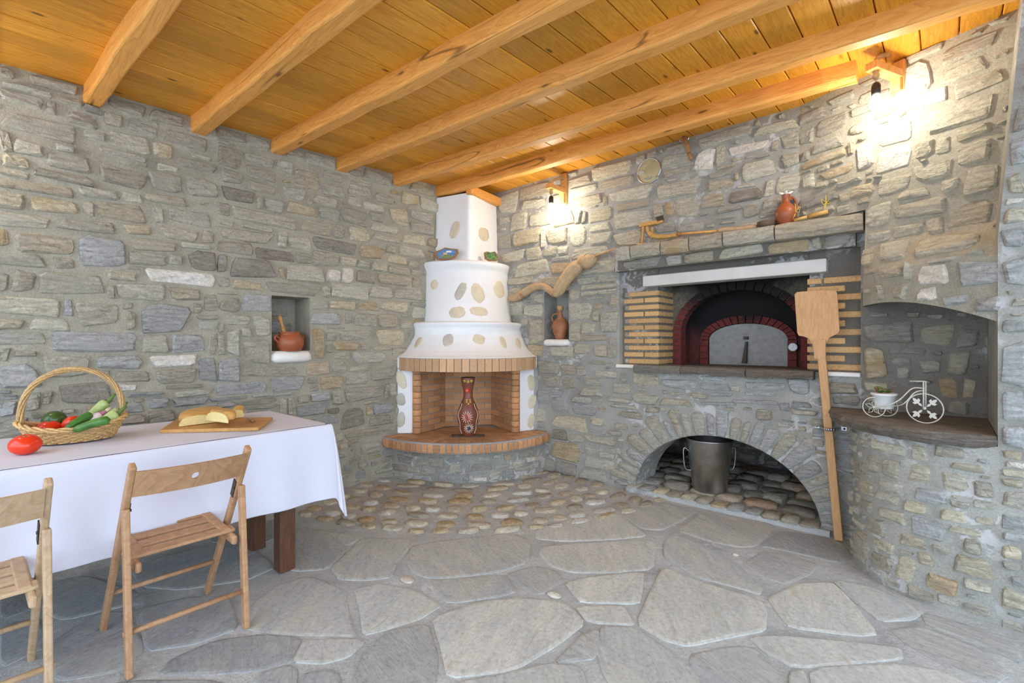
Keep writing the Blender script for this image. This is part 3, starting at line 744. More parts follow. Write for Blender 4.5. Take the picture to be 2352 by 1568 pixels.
# ------------------------------------------------------------------ HOOD: the wall that swings forward right of the oven
ED = Vector((.9135, -.4067, 0)); E0 = Vector((-.706, RY, 0))
def smooth(t): t = max(0, min(1, t)); return t*t*(3-2*t)
def hood_fn(a, z):
    up = E0 + ED * (a * .985)
    s0 = .37
    if a < s0: lo = up
    else:
        k = (a-s0)/(1-s0); p0 = E0 + ED*(s0*.985); p1 = Vector((SX+.012, EY+.012, 0))
        lo = p0.lerp(p1, k) + Vector((-.03, -.05, 0))*math.sin(math.pi*k)
    q = smooth((z - 1.60)/.20)
    p = lo.lerp(up, q)
    # the wall leans back a little towards the top right
    return Vector((p.x + .080*max(0, z-1.64)*a*a, p.y, z))
SH = Surf(hood_fn, 0, 1, 1.3, 2.75)
A_M = .40                     # left end of the lower part
def hood_bottom(a):
    k = (a-A_M)/(1-A_M)
    return 1.425 + .02*math.sin(k*3.1) - .125*k*k
acol = [0, .08, .16, .24, .32, A_M-.0005, A_M] + [A_M + (1-A_M)*i/14 for i in range(1, 15)]
g = G(); rows = 22; grid = []
for a in acol:
    zb = 1.984 if a < A_M else hood_bottom(a); colm = []
    for j in range(rows+1):
        z = zb + (2.80-zb)*j/rows; colm.append(len(g.V)); g.V.append(hood_fn(a, z))
    grid.append(colm)
for i in range(len(acol)-1):
    if i == 5: continue
    for j in range(rows): g.F.append((grid[i][j], grid[i+1][j], grid[i+1][j+1], grid[i][j+1]))
back = []
for i, a in enumerate(acol):
    p = g.V[grid[i][0]]; back.append(len(g.V)); g.V.append(Vector((p.x, RY+.02, p.z + (0 if a < A_M else .05))))
for i in range(len(acol)-1):
    if i == 5: continue
    g.F.append((grid[i][0], back[i], back[i+1], grid[i+1][0]))
k = len(g.V)
for j in range(rows+1):
    p = g.V[grid[6][j]]; g.V.append(Vector((p.x, RY+.02, p.z)))
for j in range(rows): g.F.append((grid[6][j], grid[6][j+1], k+j+1, k+j))
wall_hood = g.mk('wall_hood', MORTAR, smooth=False, kind='structure')
B = boxes_from(SH, HOOD_DATA)
KH = .985
for b in B: b[0] *= 1.0
def norm_relax(S, B, gap, k):
    for b in B: b[0] *= k
    B = relax(B, gap)
    for b in B: b[0] /= k
    return B
B = norm_relax(SH, B, .007, KH)
ok_h = lambda a, b, w, h: b-h > (2.0 if a-w < A_M+.01 else hood_bottom(a)+.012) and b+h < ceil_z(3.3)-.02
B = [b for b in B if b[1]-b[3] > (1.97 if b[0]-b[2] < A_M-.02 else hood_bottom(min(1, max(A_M, b[0])))-.03) and b[0]+b[2]/KH < 1.03]
for b in B:
    if b[0]+b[2] > A_M:
        lim = max(hood_bottom(min(1, max(A_M, b[0]-b[2]))), hood_bottom(min(1, max(A_M, b[0]+b[2])))) + .006
        if b[1]-b[3] < lim: e = lim-b[1]+b[3]; b[3] -= e/2; b[1] += e/2
B = [b for b in B if b[3] > .008]
B = inflate(B, .013, 8, lambda a, b, w, h: ok_h(a, b, w, h) and 0.01 < a-w and a+w < .995)
B = fill(B, (.02, .99, 1.3, 2.74), random.Random(4), 9000, (.03, .12), (.018, .05), .009, 'ttgt', ok_h)
lay(SH, B, wall_hood, 7, (.010, .023))

# ------------------------------------------------------------------ END WALL (far right, towards the open side) and COUNTER
g = G()
for z0, z1 in ((-.05, 1.66), (1.66, 2.2), (2.2, 2.95)):
    l0 = SX + max(0, z0-1.66)*.075; l1 = SX + max(0, z1-1.66)*.075
    g.hexa([(l0,EY,z0),(1.9,EY,z0),(1.9,RY+.3,z0),(l0,RY+.3,z0),(l1,EY,z1),(1.9,EY,z1),(1.9,RY+.3,z1),(l1,RY+.3,z1)])
wall_end = g.mk('wall_end', MORTAR_G, kind='structure')
SE = Surf(lambda a, b: Vector((a, EY, b)), SX, .5, 0, 2.75)
B = relax(boxes_from(SE, END_DATA), .008)
for b in B:
    lim = SX + max(0, b[1]-1.66)*.075 + .012
    if b[0]-b[2] < lim: e = lim-b[0]+b[2]; b[2] -= e/2; b[0] += e/2
B = [b for b in B if b[2] > .015]
B = inflate(B, .012, 6, lambda a, b, w, h: a-w > SX+.015+max(0, b-1.6)*.08 and b-h > .01)
B = fill(B, (SX+.02, .40, .02, 2.7), random.Random(2), 4000, (.02, .09), (.014, .045), .009, 'bbgw', lambda a, b, w, h: a-w > SX+.02+max(0, b-1.6)*.08)
B = fill(B, (.40, 1.85, .02, 2.7), random.Random(2), 1500, (.05, .17), (.03, .07), .012, 'bbg')
lay(SE, B, wall_end, 8, (.008, .02))

def plan_path(P, n):
    """arc-length parametrised smooth path through plan points"""
    Q = spline([Vector((x, y, 0)) for x, y in P], 10); L = [0]
    for a, b in zip(Q, Q[1:]): L.append(L[-1] + (b-a).length)
    def f(t):
        s_ = max(0, min(1, t)) * L[-1]
        for i in range(len(Q)-1):
            if L[i+1] >= s_: return Q[i].lerp(Q[i+1], (s_-L[i])/max(1e-9, L[i+1]-L[i]))
        return Q[-1]
    return f, L[-1]
cpath, CL = plan_path([(-.392, 3.62), (-.392, 3.45), (-.385, 3.294), (-.313, 3.137), (-.195, 3.02), (-.031, 2.962), (.07, 2.948), (SX+.01, EY)], 10)
SCN = Surf(lambda a, b: Vector((cpath(a).x, cpath(a).y, b)), 0.05, 1, 0, .76)
g = G(); cn = 40
for i in range(cn+1):
    p = cpath(i/cn); g.V += [Vector((p.x, p.y, -.03)), Vector((p.x, p.y, .765))]
for i in range(cn): g.F.append((2*i, 2*i+1, 2*i+3, 2*i+2))
k = len(g.V); g.V += [Vector((SX, RY+.02, .765)), Vector((-.392, RY+.02, .765))]
g.F.append(tuple(2*i+1 for i in range(cn+1)) + (k, k+1))
wall_counter = g.mk('wall_counter', MORTAR_G, kind='structure')
B = norm_relax(SCN, boxes_from(SCN, COUNTER_DATA), .008, CL)
B = [b for b in B if b[0] < .99]
B = inflate(B, .012, 7, lambda a, b, w, h: a+w < .99 and b-h > .012 and b+h < .745)
B = fill(B, (.12, .98, .02, .74), random.Random(6), 7000, (.025, .10), (.014, .042), .009, 'ggtb')
for b in B:
    if b[1]+b[3] > .75: e = b[1]+b[3]-.75; b[3] -= e/2; b[1] -= e/2
lay(SCN, [b for b in B if b[3] > .006], wall_counter, 12, (.006, .016))
# slate top of the counter
spath, _ = plan_path([(-.54, 3.60), (-.51, 3.40), (-.45, 3.22), (-.346, 3.09), (-.2, 2.965), (-.064, 2.905), (.06, 2.905), (SX-.005, 2.93)], 10)
rng = random.Random(5); pts = []
for i in range(37):
    p = spath(i/36); pts.append(p + Vector((rng.uniform(-.006, .006), rng.uniform(-.006, .006), 0)))
V = []; F = []; m_ = len(pts) + 2
pts = [Vector((p.x, min(p.y, RY-.004), 0)) for p in pts]
low = [p + (Vector((.0, 3.40, 0))-p).normalized()*.02 + Vector((0,0,.752 + rng.uniform(-.004, .004))) for p in pts] + [Vector((SX-.002, RY-.002, .752)), Vector((-.54, RY-.002, .752))]
mid = [Vector((p.x, p.y, .782 + rng.uniform(-.006, .006))) for p in pts] + [Vector((SX-.002, RY-.002, .78)), Vector((-.54, RY-.002, .78))]
top = [p + (Vector((.0, 3.40, 0))-p).normalized()*.012 + Vector((0,0,.81)) for p in pts] + [Vector((SX-.002, RY-.002, .81)), Vector((-.54, RY-.002, .81))]
V = low + mid + top
for r_ in range(2):
    for i in range(m_):
        j = (i+1) % m_; F.append((r_*m_+i, r_*m_+j, (r_+1)*m_+j, (r_+1)*m_+i))
F += [tuple(range(2*m_, 3*m_)), tuple(range(m_))[::-1]]
slab = mo('slate_countertop', V, F, SLATE)
tag(slab, 'thick dark slate slab with rounded front edge topping the curved stone counter', 'countertop')

# ------------------------------------------------------------------ CEILING: boards and beams
XR = 1.35; YB = -1.5
g = G()
g.hexa([(LX-.3,YB,ceil_z(YB)+.022),(XR,YB,ceil_z(YB)+.022),(XR,RY+.3,ceil_z(RY+.3)+.022),(LX-.3,RY+.3,ceil_z(RY+.3)+.022)] +
       [(LX-.3,YB,ceil_z(YB)+.12),(XR,YB,ceil_z(YB)+.12),(XR,RY+.3,ceil_z(RY+.3)+.12),(LX-.3,RY+.3,ceil_z(RY+.3)+.12)])
ceiling = g.mk('ceiling', BOARD, kind='structure')
rng = random.Random(2); x = LX - .01
while x < XR - .05:
    w = .146; z = rng.uniform(-.0015, .0015)
    x1 = min(x+w-.005, XR); ya, yb = YB, RY+.05; c = .004
    P0 = [(x, ceil_z(0)+.022), (x, c), (x+c, 0), (x1-c, 0), (x1, c), (x1, .022)]
    g = G()
    for y in (ya, yb):
        zc = ceil_z(y)+z
        g.V += [Vector((x,y,zc+.024)), Vector((x,y,zc+c)), Vector((x+c,y,zc)), Vector((x1-c,y,zc)), Vector((x1,y,zc+c)), Vector((x1,y,zc+.024))]
    for i in range(6): j = (i+1) % 6; g.F.append((i, j, 6+j, 6+i))
    g.F += [(5,4,3,2,1,0), (6,7,8,9,10,11)]
    g.mk('ceiling_board', BOARD, ceiling)
    x += w
beam_px = [None, None, ((192,237),(351,0)), ((441,295),(810,0)), ((624,355),(1302,0)), ((774.5,399),(1777,0)), ((902,430),(2069,64)), ((1002,457.5),(1949.5,183))]
beam_lab = ['rough pine beam behind the camera at the open edge of the ceiling', 'rough pine beam just beyond the upper left picture corner', 'rough pine beam nearest the camera, upper left corner of the ceiling', 'second rough pine beam from the left, with a long crack on its underside',
 'third rough pine beam from the left along the stone wall', 'fourth rough pine beam from the left, pale cut end at the wall',
 'long cracked pine beam, second from the oven wall, ending beside the right lamp', 'pine beam closest to the oven wall, running over the white chimney']
for i, pq in enumerate(beam_px):
    w_ = .090; h_ = .098
    if pq is None:
        A = Vector((LX, (-.70, -.14)[i], 0)); Bp = A + Vector((3, .03, 0)); pa = pb = None
    else: pa, pb = pq
    if pa is None: pass
    else:
        A = onx(*pa); zb = ceil_z(A.y) - h_
        r = ray(*pb); t = (zb - CH)/r.z; Bp = CAM + r*t
        t2 = (ceil_z(Bp.y) - h_ - CH)/r.z; Bp = CAM + r*t2
        A.z = zb
    d = (Bp - A); d.z = 0; d.normalize()
    xe = XR-.05 if i < 6 else (.235 if i == 6 else -.36)
    L = (xe - LX)/d.x
    rng = random.Random(40+i); g = G(); ns = 22
    prof = [(0, 1), (0, .15), (.045, .04), (.13, 0), (.87, 0), (.96, .05), (1, .17), (1, 1)]     # y across, z up
    for s_ in range(ns+1):
        p = Vector((LX, A.y, 0)) + d*(L*s_/ns - (.02 if s_ == 0 else 0)); wob = [rng.uniform(-.006, .006) for _ in range(4)]
        zt = ceil_z(p.y)+.004
        for k_, (py, pz) in enumerate(prof):
            y = p.y - .006 + py*w_ + (wob[0] if py < .5 else wob[1])
            z = zt - (1-pz)*(h_+.004) + (wob[2]*.6 if pz < .5 else 0)
            g.V.append(Vector((p.x, y, z)))
    m_ = len(prof)
    for s_ in range(ns):
        for k_ in range(m_):
            j = (k_+1) % m_; g.F.append((s_*m_+k_, s_*m_+j, (s_+1)*m_+j, (s_+1)*m_+k_))
    g.F += [tuple(range(m_))[::-1], tuple(range(ns*m_, (ns+1)*m_))]
    o = g.mk('ceiling_beam', BEAM, smooth=False)
    tag(o, beam_lab[i], 'beam', 'ceiling beams')

# ------------------------------------------------------------------ FLOOR: flagstones, cobble apron, joints
g = G(); g.box((LX-.3, -8, -.12), (8, RY+.05, -.0045))
floor = g.mk('floor', FLOOR_M, kind='structure')
flags = [
 [(951,1254),(1033,1240),(1176,1226),(1215,1240),(1211,1290),(1140,1311),(1033,1324),(979,1324),(947,1311),(936,1286)],
 [(833,1235),(954,1240),(926,1269),(908,1290),(897,1322),(840,1329),(783,1326),(765,1304),(801,1269)],
 [(694,1211),(747,1222),(790,1254),(790,1269),(754,1304),(686,1308),(650,1300),(640,1250)],
 [(751,1222),(833,1230),(808,1247),(783,1249)],
 [(1247,1258),(1301,1250),(1480,1240),(1499,1246),(1497,1305),(1400,1312),(1318,1311),(1265,1297),(1243,1272)],
 [(1236,1214),(1330,1188),(1410,1178),(1466,1216),(1478,1230),(1400,1236),(1300,1241),(1234,1235)],
 [(1428,1180),(1517,1154),(1600,1172),(1562,1195),(1521,1215),(1477,1212)],
 [(1556,1216),(1619,1175),(1762,1199),(1774,1214),(1732,1252),(1691,1252),(1627,1239)],
 [(1748,1254),(1791,1219),(1886,1231),(1926,1243),(1955,1276),(1926,1288),(1882,1280),(1807,1262)],
 [(1544,1228),(1627,1257),(1683,1292),(1746,1347),(1742,1361),(1683,1345),(1594,1320),(1532,1281),(1528,1252)],
 [(1718,1290),(1756,1268),(1805,1272),(1876,1295),(1855,1317),(1805,1337),(1766,1325)],
 [(1523,1305),(1594,1333),(1746,1381),(1758,1404),(1750,1446),(1683,1458),(1582,1482),(1530,1466),(1467,1428),(1499,1357)],
 [(1766,1372),(1837,1341),(1908,1337),(1941,1364),(2013,1454),(1967,1454),(1819,1438),(1791,1404)],
 [(1918,1333),(2007,1349),(2117,1403),(2088,1418),(2025,1422),(1969,1379)],
 [(1727,1464),(1805,1461),(1967,1477),(2062,1489),(2070,1511),(1967,1519),(1827,1531),(1767,1496)],
 [(2050,1446),(2129,1442),(2248,1486),(2309,1541),(2270,1563),(2169,1523),(2090,1476)],
 [(1868,1534),(2064,1526),(2169,1542),(2240,1582),(2240,1640),(1884,1640)],
 [(1586,1506),(1683,1487),(1746,1491),(1793,1566),(1800,1640),(1646,1640)],
 [(1387,1441),(1453,1443),(1519,1486),(1590,1538),(1620,1640),(1455,1640),(1394,1545),(1378,1500)],
 [(1306,1340),(1354,1327),(1476,1314),(1472,1350),(1466,1384),(1338,1381),(1320,1361)],
 [(1328,1394),(1426,1391),(1443,1415),(1449,1431),(1374,1429),(1352,1421)],
 [(1167,1318),(1229,1299),(1281,1312),(1288,1333),(1240,1362),(1186,1342)],
 [(971,1334),(1086,1328),(1156,1320),(1180,1354),(1156,1367),(1035,1381),(999,1354)],
 [(999,1419),(1104,1385),(1197,1374),(1299,1385),(1337,1429),(1281,1475),(1176,1534),(1035,1552),(1021,1486)],
 [(817,1353),(872,1342),(944,1356),(1008,1390),(961,1416),(890,1438),(835,1456),(831,1397)],
 [(893,1449),(981,1435),(988,1468),(999,1504),(1001,1547),(962,1600),(806,1600),(844,1504)],
 [(640,1342),(711,1325),(786,1356),(793,1397),(816,1458),(747,1456),(650,1452),(566,1438),(592,1382)],
 [(706,1469),(816,1467),(830,1477),(795,1507),(747,1519),(680,1517)],
 [(402,1510),(500,1472),(600,1458),(688,1463),(660,1514),(600,1534),(500,1543),(374,1543)],
 [(1335,1466),(1374,1446),(1370,1506),(1273,1521)],
 [(1044,1568),(1180,1547),(1255,1526),(1328,1532),(1356,1640),(1024,1640)],
 [(696,1552),(747,1542),(774,1549),(796,1640),(684,1640)],
 [(300,1300),(440,1262),(545,1240),(630,1300),(560,1330),(420,1350),(330,1345)],
 [(322,1402),(430,1374),(520,1370),(545,1440),(450,1473),(342,1488)],
 [(112,1480),(222,1405),(298,1405),(326,1488),(280,1538),(132,1558)],
 [(104,1340),(200,1322),(312,1360),(286,1388),(150,1418),(100,1400)],
 [(130,1600),(300,1562),(500,1560),(590,1640),(200,1640)],
 [(596,1548),(660,1530),(680,1548),(662,1640),(604,1640)],
 [(480,1242),(560,1205),(640,1193),(676,1215),(600,1246)],
 [(1810,1545),(1850,1540),(1868,1640),(1815,1640)],
 [(2120,1408),(2200,1428),(2330,1470),(2340,1520),(2260,1480),(2140,1436)],
 [(0,1350),(80,1335),(86,1390),(0,1420)], [(0,1440),(90,1420),(100,1480),(0,1530)],
]
tone = [1,0,0,0,1,1,1,1,2,0,1,1,1,0,1,1,1,0,0,1,1,0,0,1,0,0,0,1,2,0,0,2,2,2,2,2,2,2,2,1,1,2,2]
rng = random.Random(17)
def flagstone(P3, mat, name='flagstone', z=0.0):
    P = chaikin([tuple(p) for p in P3], 1); P = [Vector(p) for p in P]; n = len(P); c = sum(P, Vector())/n
    if sum((P[i].x*P[(i+1)%n].y - P[(i+1)%n].x*P[i].y) for i in range(n)) < 0: P = P[::-1]
    hh = rng.uniform(.0002, .0042); V = [Vector((p.x, p.y, -.012)) for p in P]
    for p in P: V.append(Vector((p.x, p.y, z + hh - .0025 + rng.uniform(-.0008, .0008))))
    for p in P: d = c-p; V.append(Vector((p.x, p.y, 0)) + Vector((d.x, d.y, 0)).normalized()*.014 + Vector((0,0,z+hh)))
    F = []
    for i in range(n):
        j = (i+1) % n; F += [(i, j, n+j, n+i), (n+i, n+j, 2*n+j, 2*n+i)]
    F.append(tuple(range(2*n, 3*n)))
    return mo(name, V, F, mat, floor, False)
polys = []
for f_, t_ in zip(flags, tone):
    P3 = []
    for i, (u, v) in enumerate(f_):
        P3.append(onz(u, v)); 
    P3 = [p + Vector((rng.uniform(-.006, .006), rng.uniform(-.006, .006), 0)) for p in P3]
    c_ = sum(P3, Vector())/len(P3); P3 = [p + (p-c_).normalized()*.014 for p in P3]; polys.append(P3); flagstone(P3, FLAG[t_])
# the paving goes on outside the picture: cells around scattered seeds
def clip_half(P, m, n):
    out = []
    for i in range(len(P)):
        a, b = P[i], P[(i+1) % len(P)]; da, db = (a-m).dot(n), (b-m).dot(n)
        if da <= 0: out.append(a)
        if (da < 0 < db) or (db < 0 < da): out.append(a.lerp(b, da/(da-db)))
    return out
seeds = []; rng2 = random.Random(77)
for i in range(12):
    for j in range(9):
        seeds.append(Vector((LX+.1+i*.52+rng2.uniform(-.17, .17)+(.2 if j % 2 else 0), -2.6+j*.55+rng2.uniform(-.17, .17), 0)))
for i, s_ in enumerate(seeds):
    P = [s_ + Vector((dx, dy, 0)) for dx, dy in ((-.6,-.6),(.6,-.6),(.6,.6),(-.6,.6))]
    for j, t_ in enumerate(seeds):
        if i != j and (t_-s_).length < 1.5: P = clip_half(P, (s_+t_)/2 - (t_-s_).normalized()*.016, (t_-s_))
        if len(P) < 3: break
    if len(P) < 3: continue
    def seen(p):
        d = (p-CAM).dot(D)
        if d < .15: return False
        u, v = proj(p); return -40 < u < 2392 and v < 1610
    def near(p):
        for Q in polys:
            c = sum(Q, Vector())/len(Q)
            if (p-c).length < max((q-c).length for q in Q) + .02: return True
        return False
    def inside(p, Q):
        c = False
        for k in range(len(Q)):
            a, b = Q[k], Q[(k+1) % len(Q)]
            if (a.y > p.y) != (b.y > p.y) and p.x < (b.x-a.x)*(p.y-a.y)/(b.y-a.y) + a.x: c = not c
        return c
    def dense(Q): return [Q[k].lerp(Q[(k+1) % len(Q)], f) for k in range(len(Q)) for f in (0, .33, .66)]
    if s_.x < LX+.05 or s_.y > EY-.05 or any((p-Vector((LX, RY, 0))).length < 2.22 for p in P): continue
    P = [s_ + (p-s_)*.985 for p in P]; hit = True
    for shrink in (1.0, .8, .62):
        Pq = [s_ + (p-s_)*shrink for p in P]
        if not any(any(inside(p, Q) for p in dense(Pq) + [s_]) or any(inside(q, Pq) for q in dense(Q)) for Q in polys): hit = False; break
    if hit: continue
    P = Pq
    if any(p.x > -.42 and p.y > 2.9 for p in P): continue
    P = [Vector((max(LX+.01, p.x), min(p.y, EY-.02), 0)) for p in P]
    polys.append(P); flagstone(P, FLAG[rng2.choice((0, 0, 2))])
for k_ in range(900):      # smaller pieces fitted into what is left outside the picture
    c_ = Vector((rng2.uniform(-3.6, 2.3), rng2.uniform(-2.6, 2.8), 0)); f_ = 1 - .6*k_/900
    if (c_-CAM).dot(D) > .2 and seen(c_): continue
    r_ = rng2.uniform(.2, .36)*f_; m_ = rng2.randint(5, 7); a0 = rng2.uniform(0, 6)
    P = [c_ + Vector((math.cos(a0+2*math.pi*q/m_), math.sin(a0+2*math.pi*q/m_), 0))*r_*rng2.uniform(.8, 1.1) for q in range(m_)]
    if any(p.x < LX+.03 or p.y > EY-.05 or (p-Vector((LX, RY, 0))).length < 2.22 for p in P) or any(seen(p) for p in P): continue
    G_ = [c_ + (p-c_)*(1 + .025/r_) for p in P]
    if any((sum(Q, Vector())/len(Q)-c_).length < 1.3 and (any(inside(p, Q) for p in dense(G_) + [c_]) or any(inside(q, G_) for q in dense(Q))) for Q in polys): continue
    polys.append(P); flagstone(P, FLAG[rng2.choice((0, 0, 2))])
# cobbles in arcs around the fireplace corner
O = Vector((LX, RY, 0)); rng = random.Random(14); cob = []
rad = 2.085
while rad > .84:
    wr = rng.uniform(.09, .135)
    L0 = rng.uniform(-.02, .02); t = -.02
    while t < math.pi/2:
        ln = rng.uniform(.12, .23)*(1.0 if rad > 1.6 else 1.25); tm = t + ln/2/rad
        p = O + Vector((math.cos(tm)*rad, -math.sin(tm)*rad, 0))
        cob.append((p + Vector((rng.uniform(-.012, .012), rng.uniform(-.012, .012), 0)), tm, ln*.39, wr*.385)); t += ln*rng.uniform(1.02, 1.15)/rad
    rad -= wr*1.18
SF = Surf(lambda a, b: Vector((a, b, -.006)), -4, 2, -1, 4)
cobbles = []
for p, tm, la, lb in cob:
    if p.x < LX+.04 or p.y > RY-.04: continue
    cobbles.append((p, tm, la, lb))
cobbles.sort(key=lambda c: (c[0]-CAM).length)
rest = {}
class FS:            # local frame on the floor
    def __init__(s, p, t): s.p = p; s.e = Vector((math.sin(t), math.cos(t), 0)); s.f = Vector((math.cos(t), -math.sin(t), 0))
    def pt(s, a, b): return s.p + s.e*a + s.f*b + Vector((0,0,-.004))
    def nrm(s, a, b): return Vector((0,0,1))
for i, (p, tm, la, lb) in enumerate(cobbles):
    V, F = stone_geo(FS(p, tm), 0, 0, la, lb, rng, rng.uniform(.010, .02), n=9, rot=rng.uniform(-.35, .35), rounded=True)
    c = rng.choice((0, 1, 1, 2, 0, 3, 1)); 
    if i < 300: mo('cobble', V, F, COB[c], floor, True)
    else: rest.setdefault(c, G()).add(V, F)
for c, g in rest.items(): g.mk('cobbles', COB[c], floor, True, kind='stuff')
# pale pebbles set into the joints
for u, v, w, h in ((935, 1331, 22, 6), (1273, 1366, 19, 7), (1690, 1274, 8, 3)):
    p = onz(u, v); G().ball(p, (.046*w/22, .03*w/22, .008), 14, 8).mk('pale_pebble', SM['w'], floor, True)

# ------------------------------------------------------------------ CORNER FIREPLACE
def circ3(A, B, C):
    ax, ay, bx, by, cx, cy = A.x, A.y, B.x, B.y, C.x, C.y
    d = 2*(ax*(by-cy) + bx*(cy-ay) + cx*(ay-by))
    ux = ((ax*ax+ay*ay)*(by-cy) + (bx*bx+by*by)*(cy-ay) + (cx*cx+cy*cy)*(ay-by))/d
    uy = ((ax*ax+ay*ay)*(cx-bx) + (bx*bx+by*by)*(ax-cx) + (cx*cx+cy*cy)*(bx-ax))/d
    return Vector((ux, uy, 0))
class Arc:
    """plan arc from the left wall (y = ly) through c to the oven wall (x = rx); t in 0..1"""
    def __init__(s, ly, c, rx):
        s.A = Vector((LX, ly, 0)); s.C = Vector((c[0], c[1], 0)); s.B = Vector((rx, RY, 0))
        s.o = circ3(s.A, s.C, s.B); s.r = (s.A-s.o).length
        s.a0 = math.atan2(s.A.y-s.o.y, s.A.x-s.o.x); s.a1 = math.atan2(s.B.y-s.o.y, s.B.x-s.o.x)
        while s.a1 < s.a0: s.a1 += 2*math.pi
        s.len = s.r*(s.a1-s.a0)
    def p(s, t, off=0.0):
        a = s.a0 + (s.a1-s.a0)*t
        return s.o + Vector((math.cos(a), math.sin(a), 0))*(s.r+off)
def cpt(u, d): p = atd(u, 784, d); return (p.x, p.y)

fire = thing('corner_fireplace', (-3.25, 3.05, 0), 'white plastered corner fireplace with brick firebox and curved brick hearth', 'fireplace')
# drum base with stones
drum = Arc(2.517, (-3.058, 2.839), -2.808)
g = G(); nn_ = 36
for i in range(nn_+1):
    p = drum.p(i/nn_); g.V += [Vector((p.x, p.y, -.02)), Vector((p.x, p.y, .29))]
for i in range(nn_): g.F.append((2*i, 2*i+1, 2*i+3, 2*i+2))
k = len(g.V); g.V.append(Vector((LX, RY, .29))); g.F.append(tuple(2*i+1 for i in range(nn_+1)) + (k,))
base = g.mk('hearth_base', MORTAR_G, fire)
SD = Surf(lambda a, b: (lambda p: Vector((p.x, p.y, b)))(drum.p(a)), 0, 1, 0, .29)
B = norm_relax(SD, boxes_from(SD, DRUM_DATA), .008, drum.len)
for b in B:
    b[1] = max(b[1], b[3]+.006)
    if b[1]+b[3] > .282: e = b[1]+b[3]-.282; b[3] -= e/2; b[1] -= e/2
lay(SD, [b for b in B if .02 < b[0] < .98], base, 15, (.006, .015))
# hearth slab: rounded edge bricks and paved top
hz0, hz1 = .285, .375
hs = Arc(2.413, (-2.937, 2.727), -2.762)
def arc_brick(arc, t0, t1, din, z0, z1, mat, parent, name='brick', out=0.0, nose=0.0, bw=.004):
    g = G(); P = []
    for z in (z0, z1):
        P += [arc.p(t0, out) + Vector((0,0,z)), arc.p(t1, out) + Vector((0,0,z)), arc.p(t1, -din) + Vector((0,0,z)), arc.p(t0, -din) + Vector((0,0,z))]
    g.hexa(P)
    if nose:   # bull nose front
        g = G(); prof = [(-din, z0), (-.01, z0), (-.002, z0+.014), (0, (z0+z1)/2), (-.004, z1-.022), (-.018, z1-.004), (-din, z1)]
        for t in (t0, t1):
            for o_, z in prof: q = arc.p(t, out+o_); g.V.append(Vector((q.x, q.y, z)))
        m_ = len(prof)
        for i in range(m_): j = (i+1) % m_; g.F.append((i, j, m_+j, m_+i))
        g.F += [tuple(range(m_))[::-1], tuple(range(m_, 2*m_))]
        return g.mk(name, mat, parent)
    return bevel(g.mk(name, mat, parent), bw, 1)
slabg = G(); 
for i in range(nn_+1):
    p = hs.p(i/nn_, -.008); slabg.V += [Vector((p.x, p.y, hz0)), Vector((p.x, p.y, hz1-.004))]
for i in range(nn_): slabg.F.append((2*i, 2*i+1, 2*i+3, 2*i+2))
k = len(slabg.V); slabg.V += [Vector((LX, RY, hz0)), Vector((LX, RY, hz1-.004))]
slabg.F += [tuple(2*i+1 for i in range(nn_+1)) + (k+1,), (tuple(2*i for i in range(nn_+1)) + (k,))[::-1]]
hearth = slabg.mk('hearth_slab', BJOINT, fire)
nb = 34
for i in range(nb):
    gp = .0055/hs.len
    arc_brick(hs, i/nb+gp, (i+1)/nb-gp, .115, hz0-.002, hz1, BRICK, hearth, nose=.02)
# paved hearth floor inside
for r_ in range(9):
    inner = -.122 - r_*.085; n_ = max(4, 17 - r_*2)
    for i in range(n_):
        gp = .003/hs.len
        a_ = (i + (.5 if r_ % 2 else 0))/n_
        if a_ + 1/n_ > 1: continue
        c_ = hs.p(a_+.5/n_, inner-.04)
        if c_.x < LX+.04 or c_.y > RY-.04: continue
        P = [hs.p(a_+gp, inner), hs.p(a_+1/n_-gp, inner), hs.p(a_+1/n_-gp, inner-.081), hs.p(a_+gp, inner-.081)]
        if any(p.x < LX+.01 or p.y > RY-.01 for p in P): continue
        gg = G(); gg.hexa([p + Vector((0,0,hz1-.02)) for p in P] + [p + Vector((0,0,hz1-.001)) for p in P]); gg.mk('brick', BRICK, hearth)

# firebox
FB = [Vector((-3.59, 2.715, 0)), Vector((-3.685, 3.10, 0)), Vector((-3.435, 3.50, 0)), Vector((-2.985, 3.335, 0))]
fz0, fz1 = hz1, .975
box = G()
outer = [Vector((LX+.002, 2.63, 0)), Vector((LX+.002, RY-.002, 0)), Vector((-2.90, RY-.002, 0))]
loop = [FB[0], FB[1], FB[2], FB[3], outer[2], outer[1], outer[0]]
k = 0
for z in (fz0, fz1): box.V += [p + Vector((0,0,z)) for p in loop]
for i in range(7): j = (i+1) % 7; box.F.append((i, j, 7+j, 7+i))
box.F += [tuple(range(7))[::-1], tuple(range(7, 14))]
firebox = box.mk('firebox', BJOINT, fire)
course = .0545; nc = int((fz1-fz0)/course)
rng = random.Random(9)
def brick_panel(P, Q, nrm, parent, mat, bl, first=0.0):
    d = Q-P; L = d.length; d.normalize()
    for c_ in range(nc):
        z = fz0 + c_*course + .003; s_ = -bl*(.5 if (c_ % 2) else 0) + first
        while s_ < L-.01:
            a = max(0, s_)+.003; b = min(L, s_+bl)-.003
            if b-a > .015:
                p = P + d*a; q = P + d*b; t = nrm*.007
                gg = G(); gg.hexa([p+Vector((0,0,z)), q+Vector((0,0,z)), q+t+Vector((0,0,z)), p+t+Vector((0,0,z))] +
                                  [p+Vector((0,0,z+course-.007)), q+Vector((0,0,z+course-.007)), q+t+Vector((0,0,z+course-.007)), p+t+Vector((0,0,z+course-.007))])
                gg.mk('brick', mat, parent)
            s_ += bl
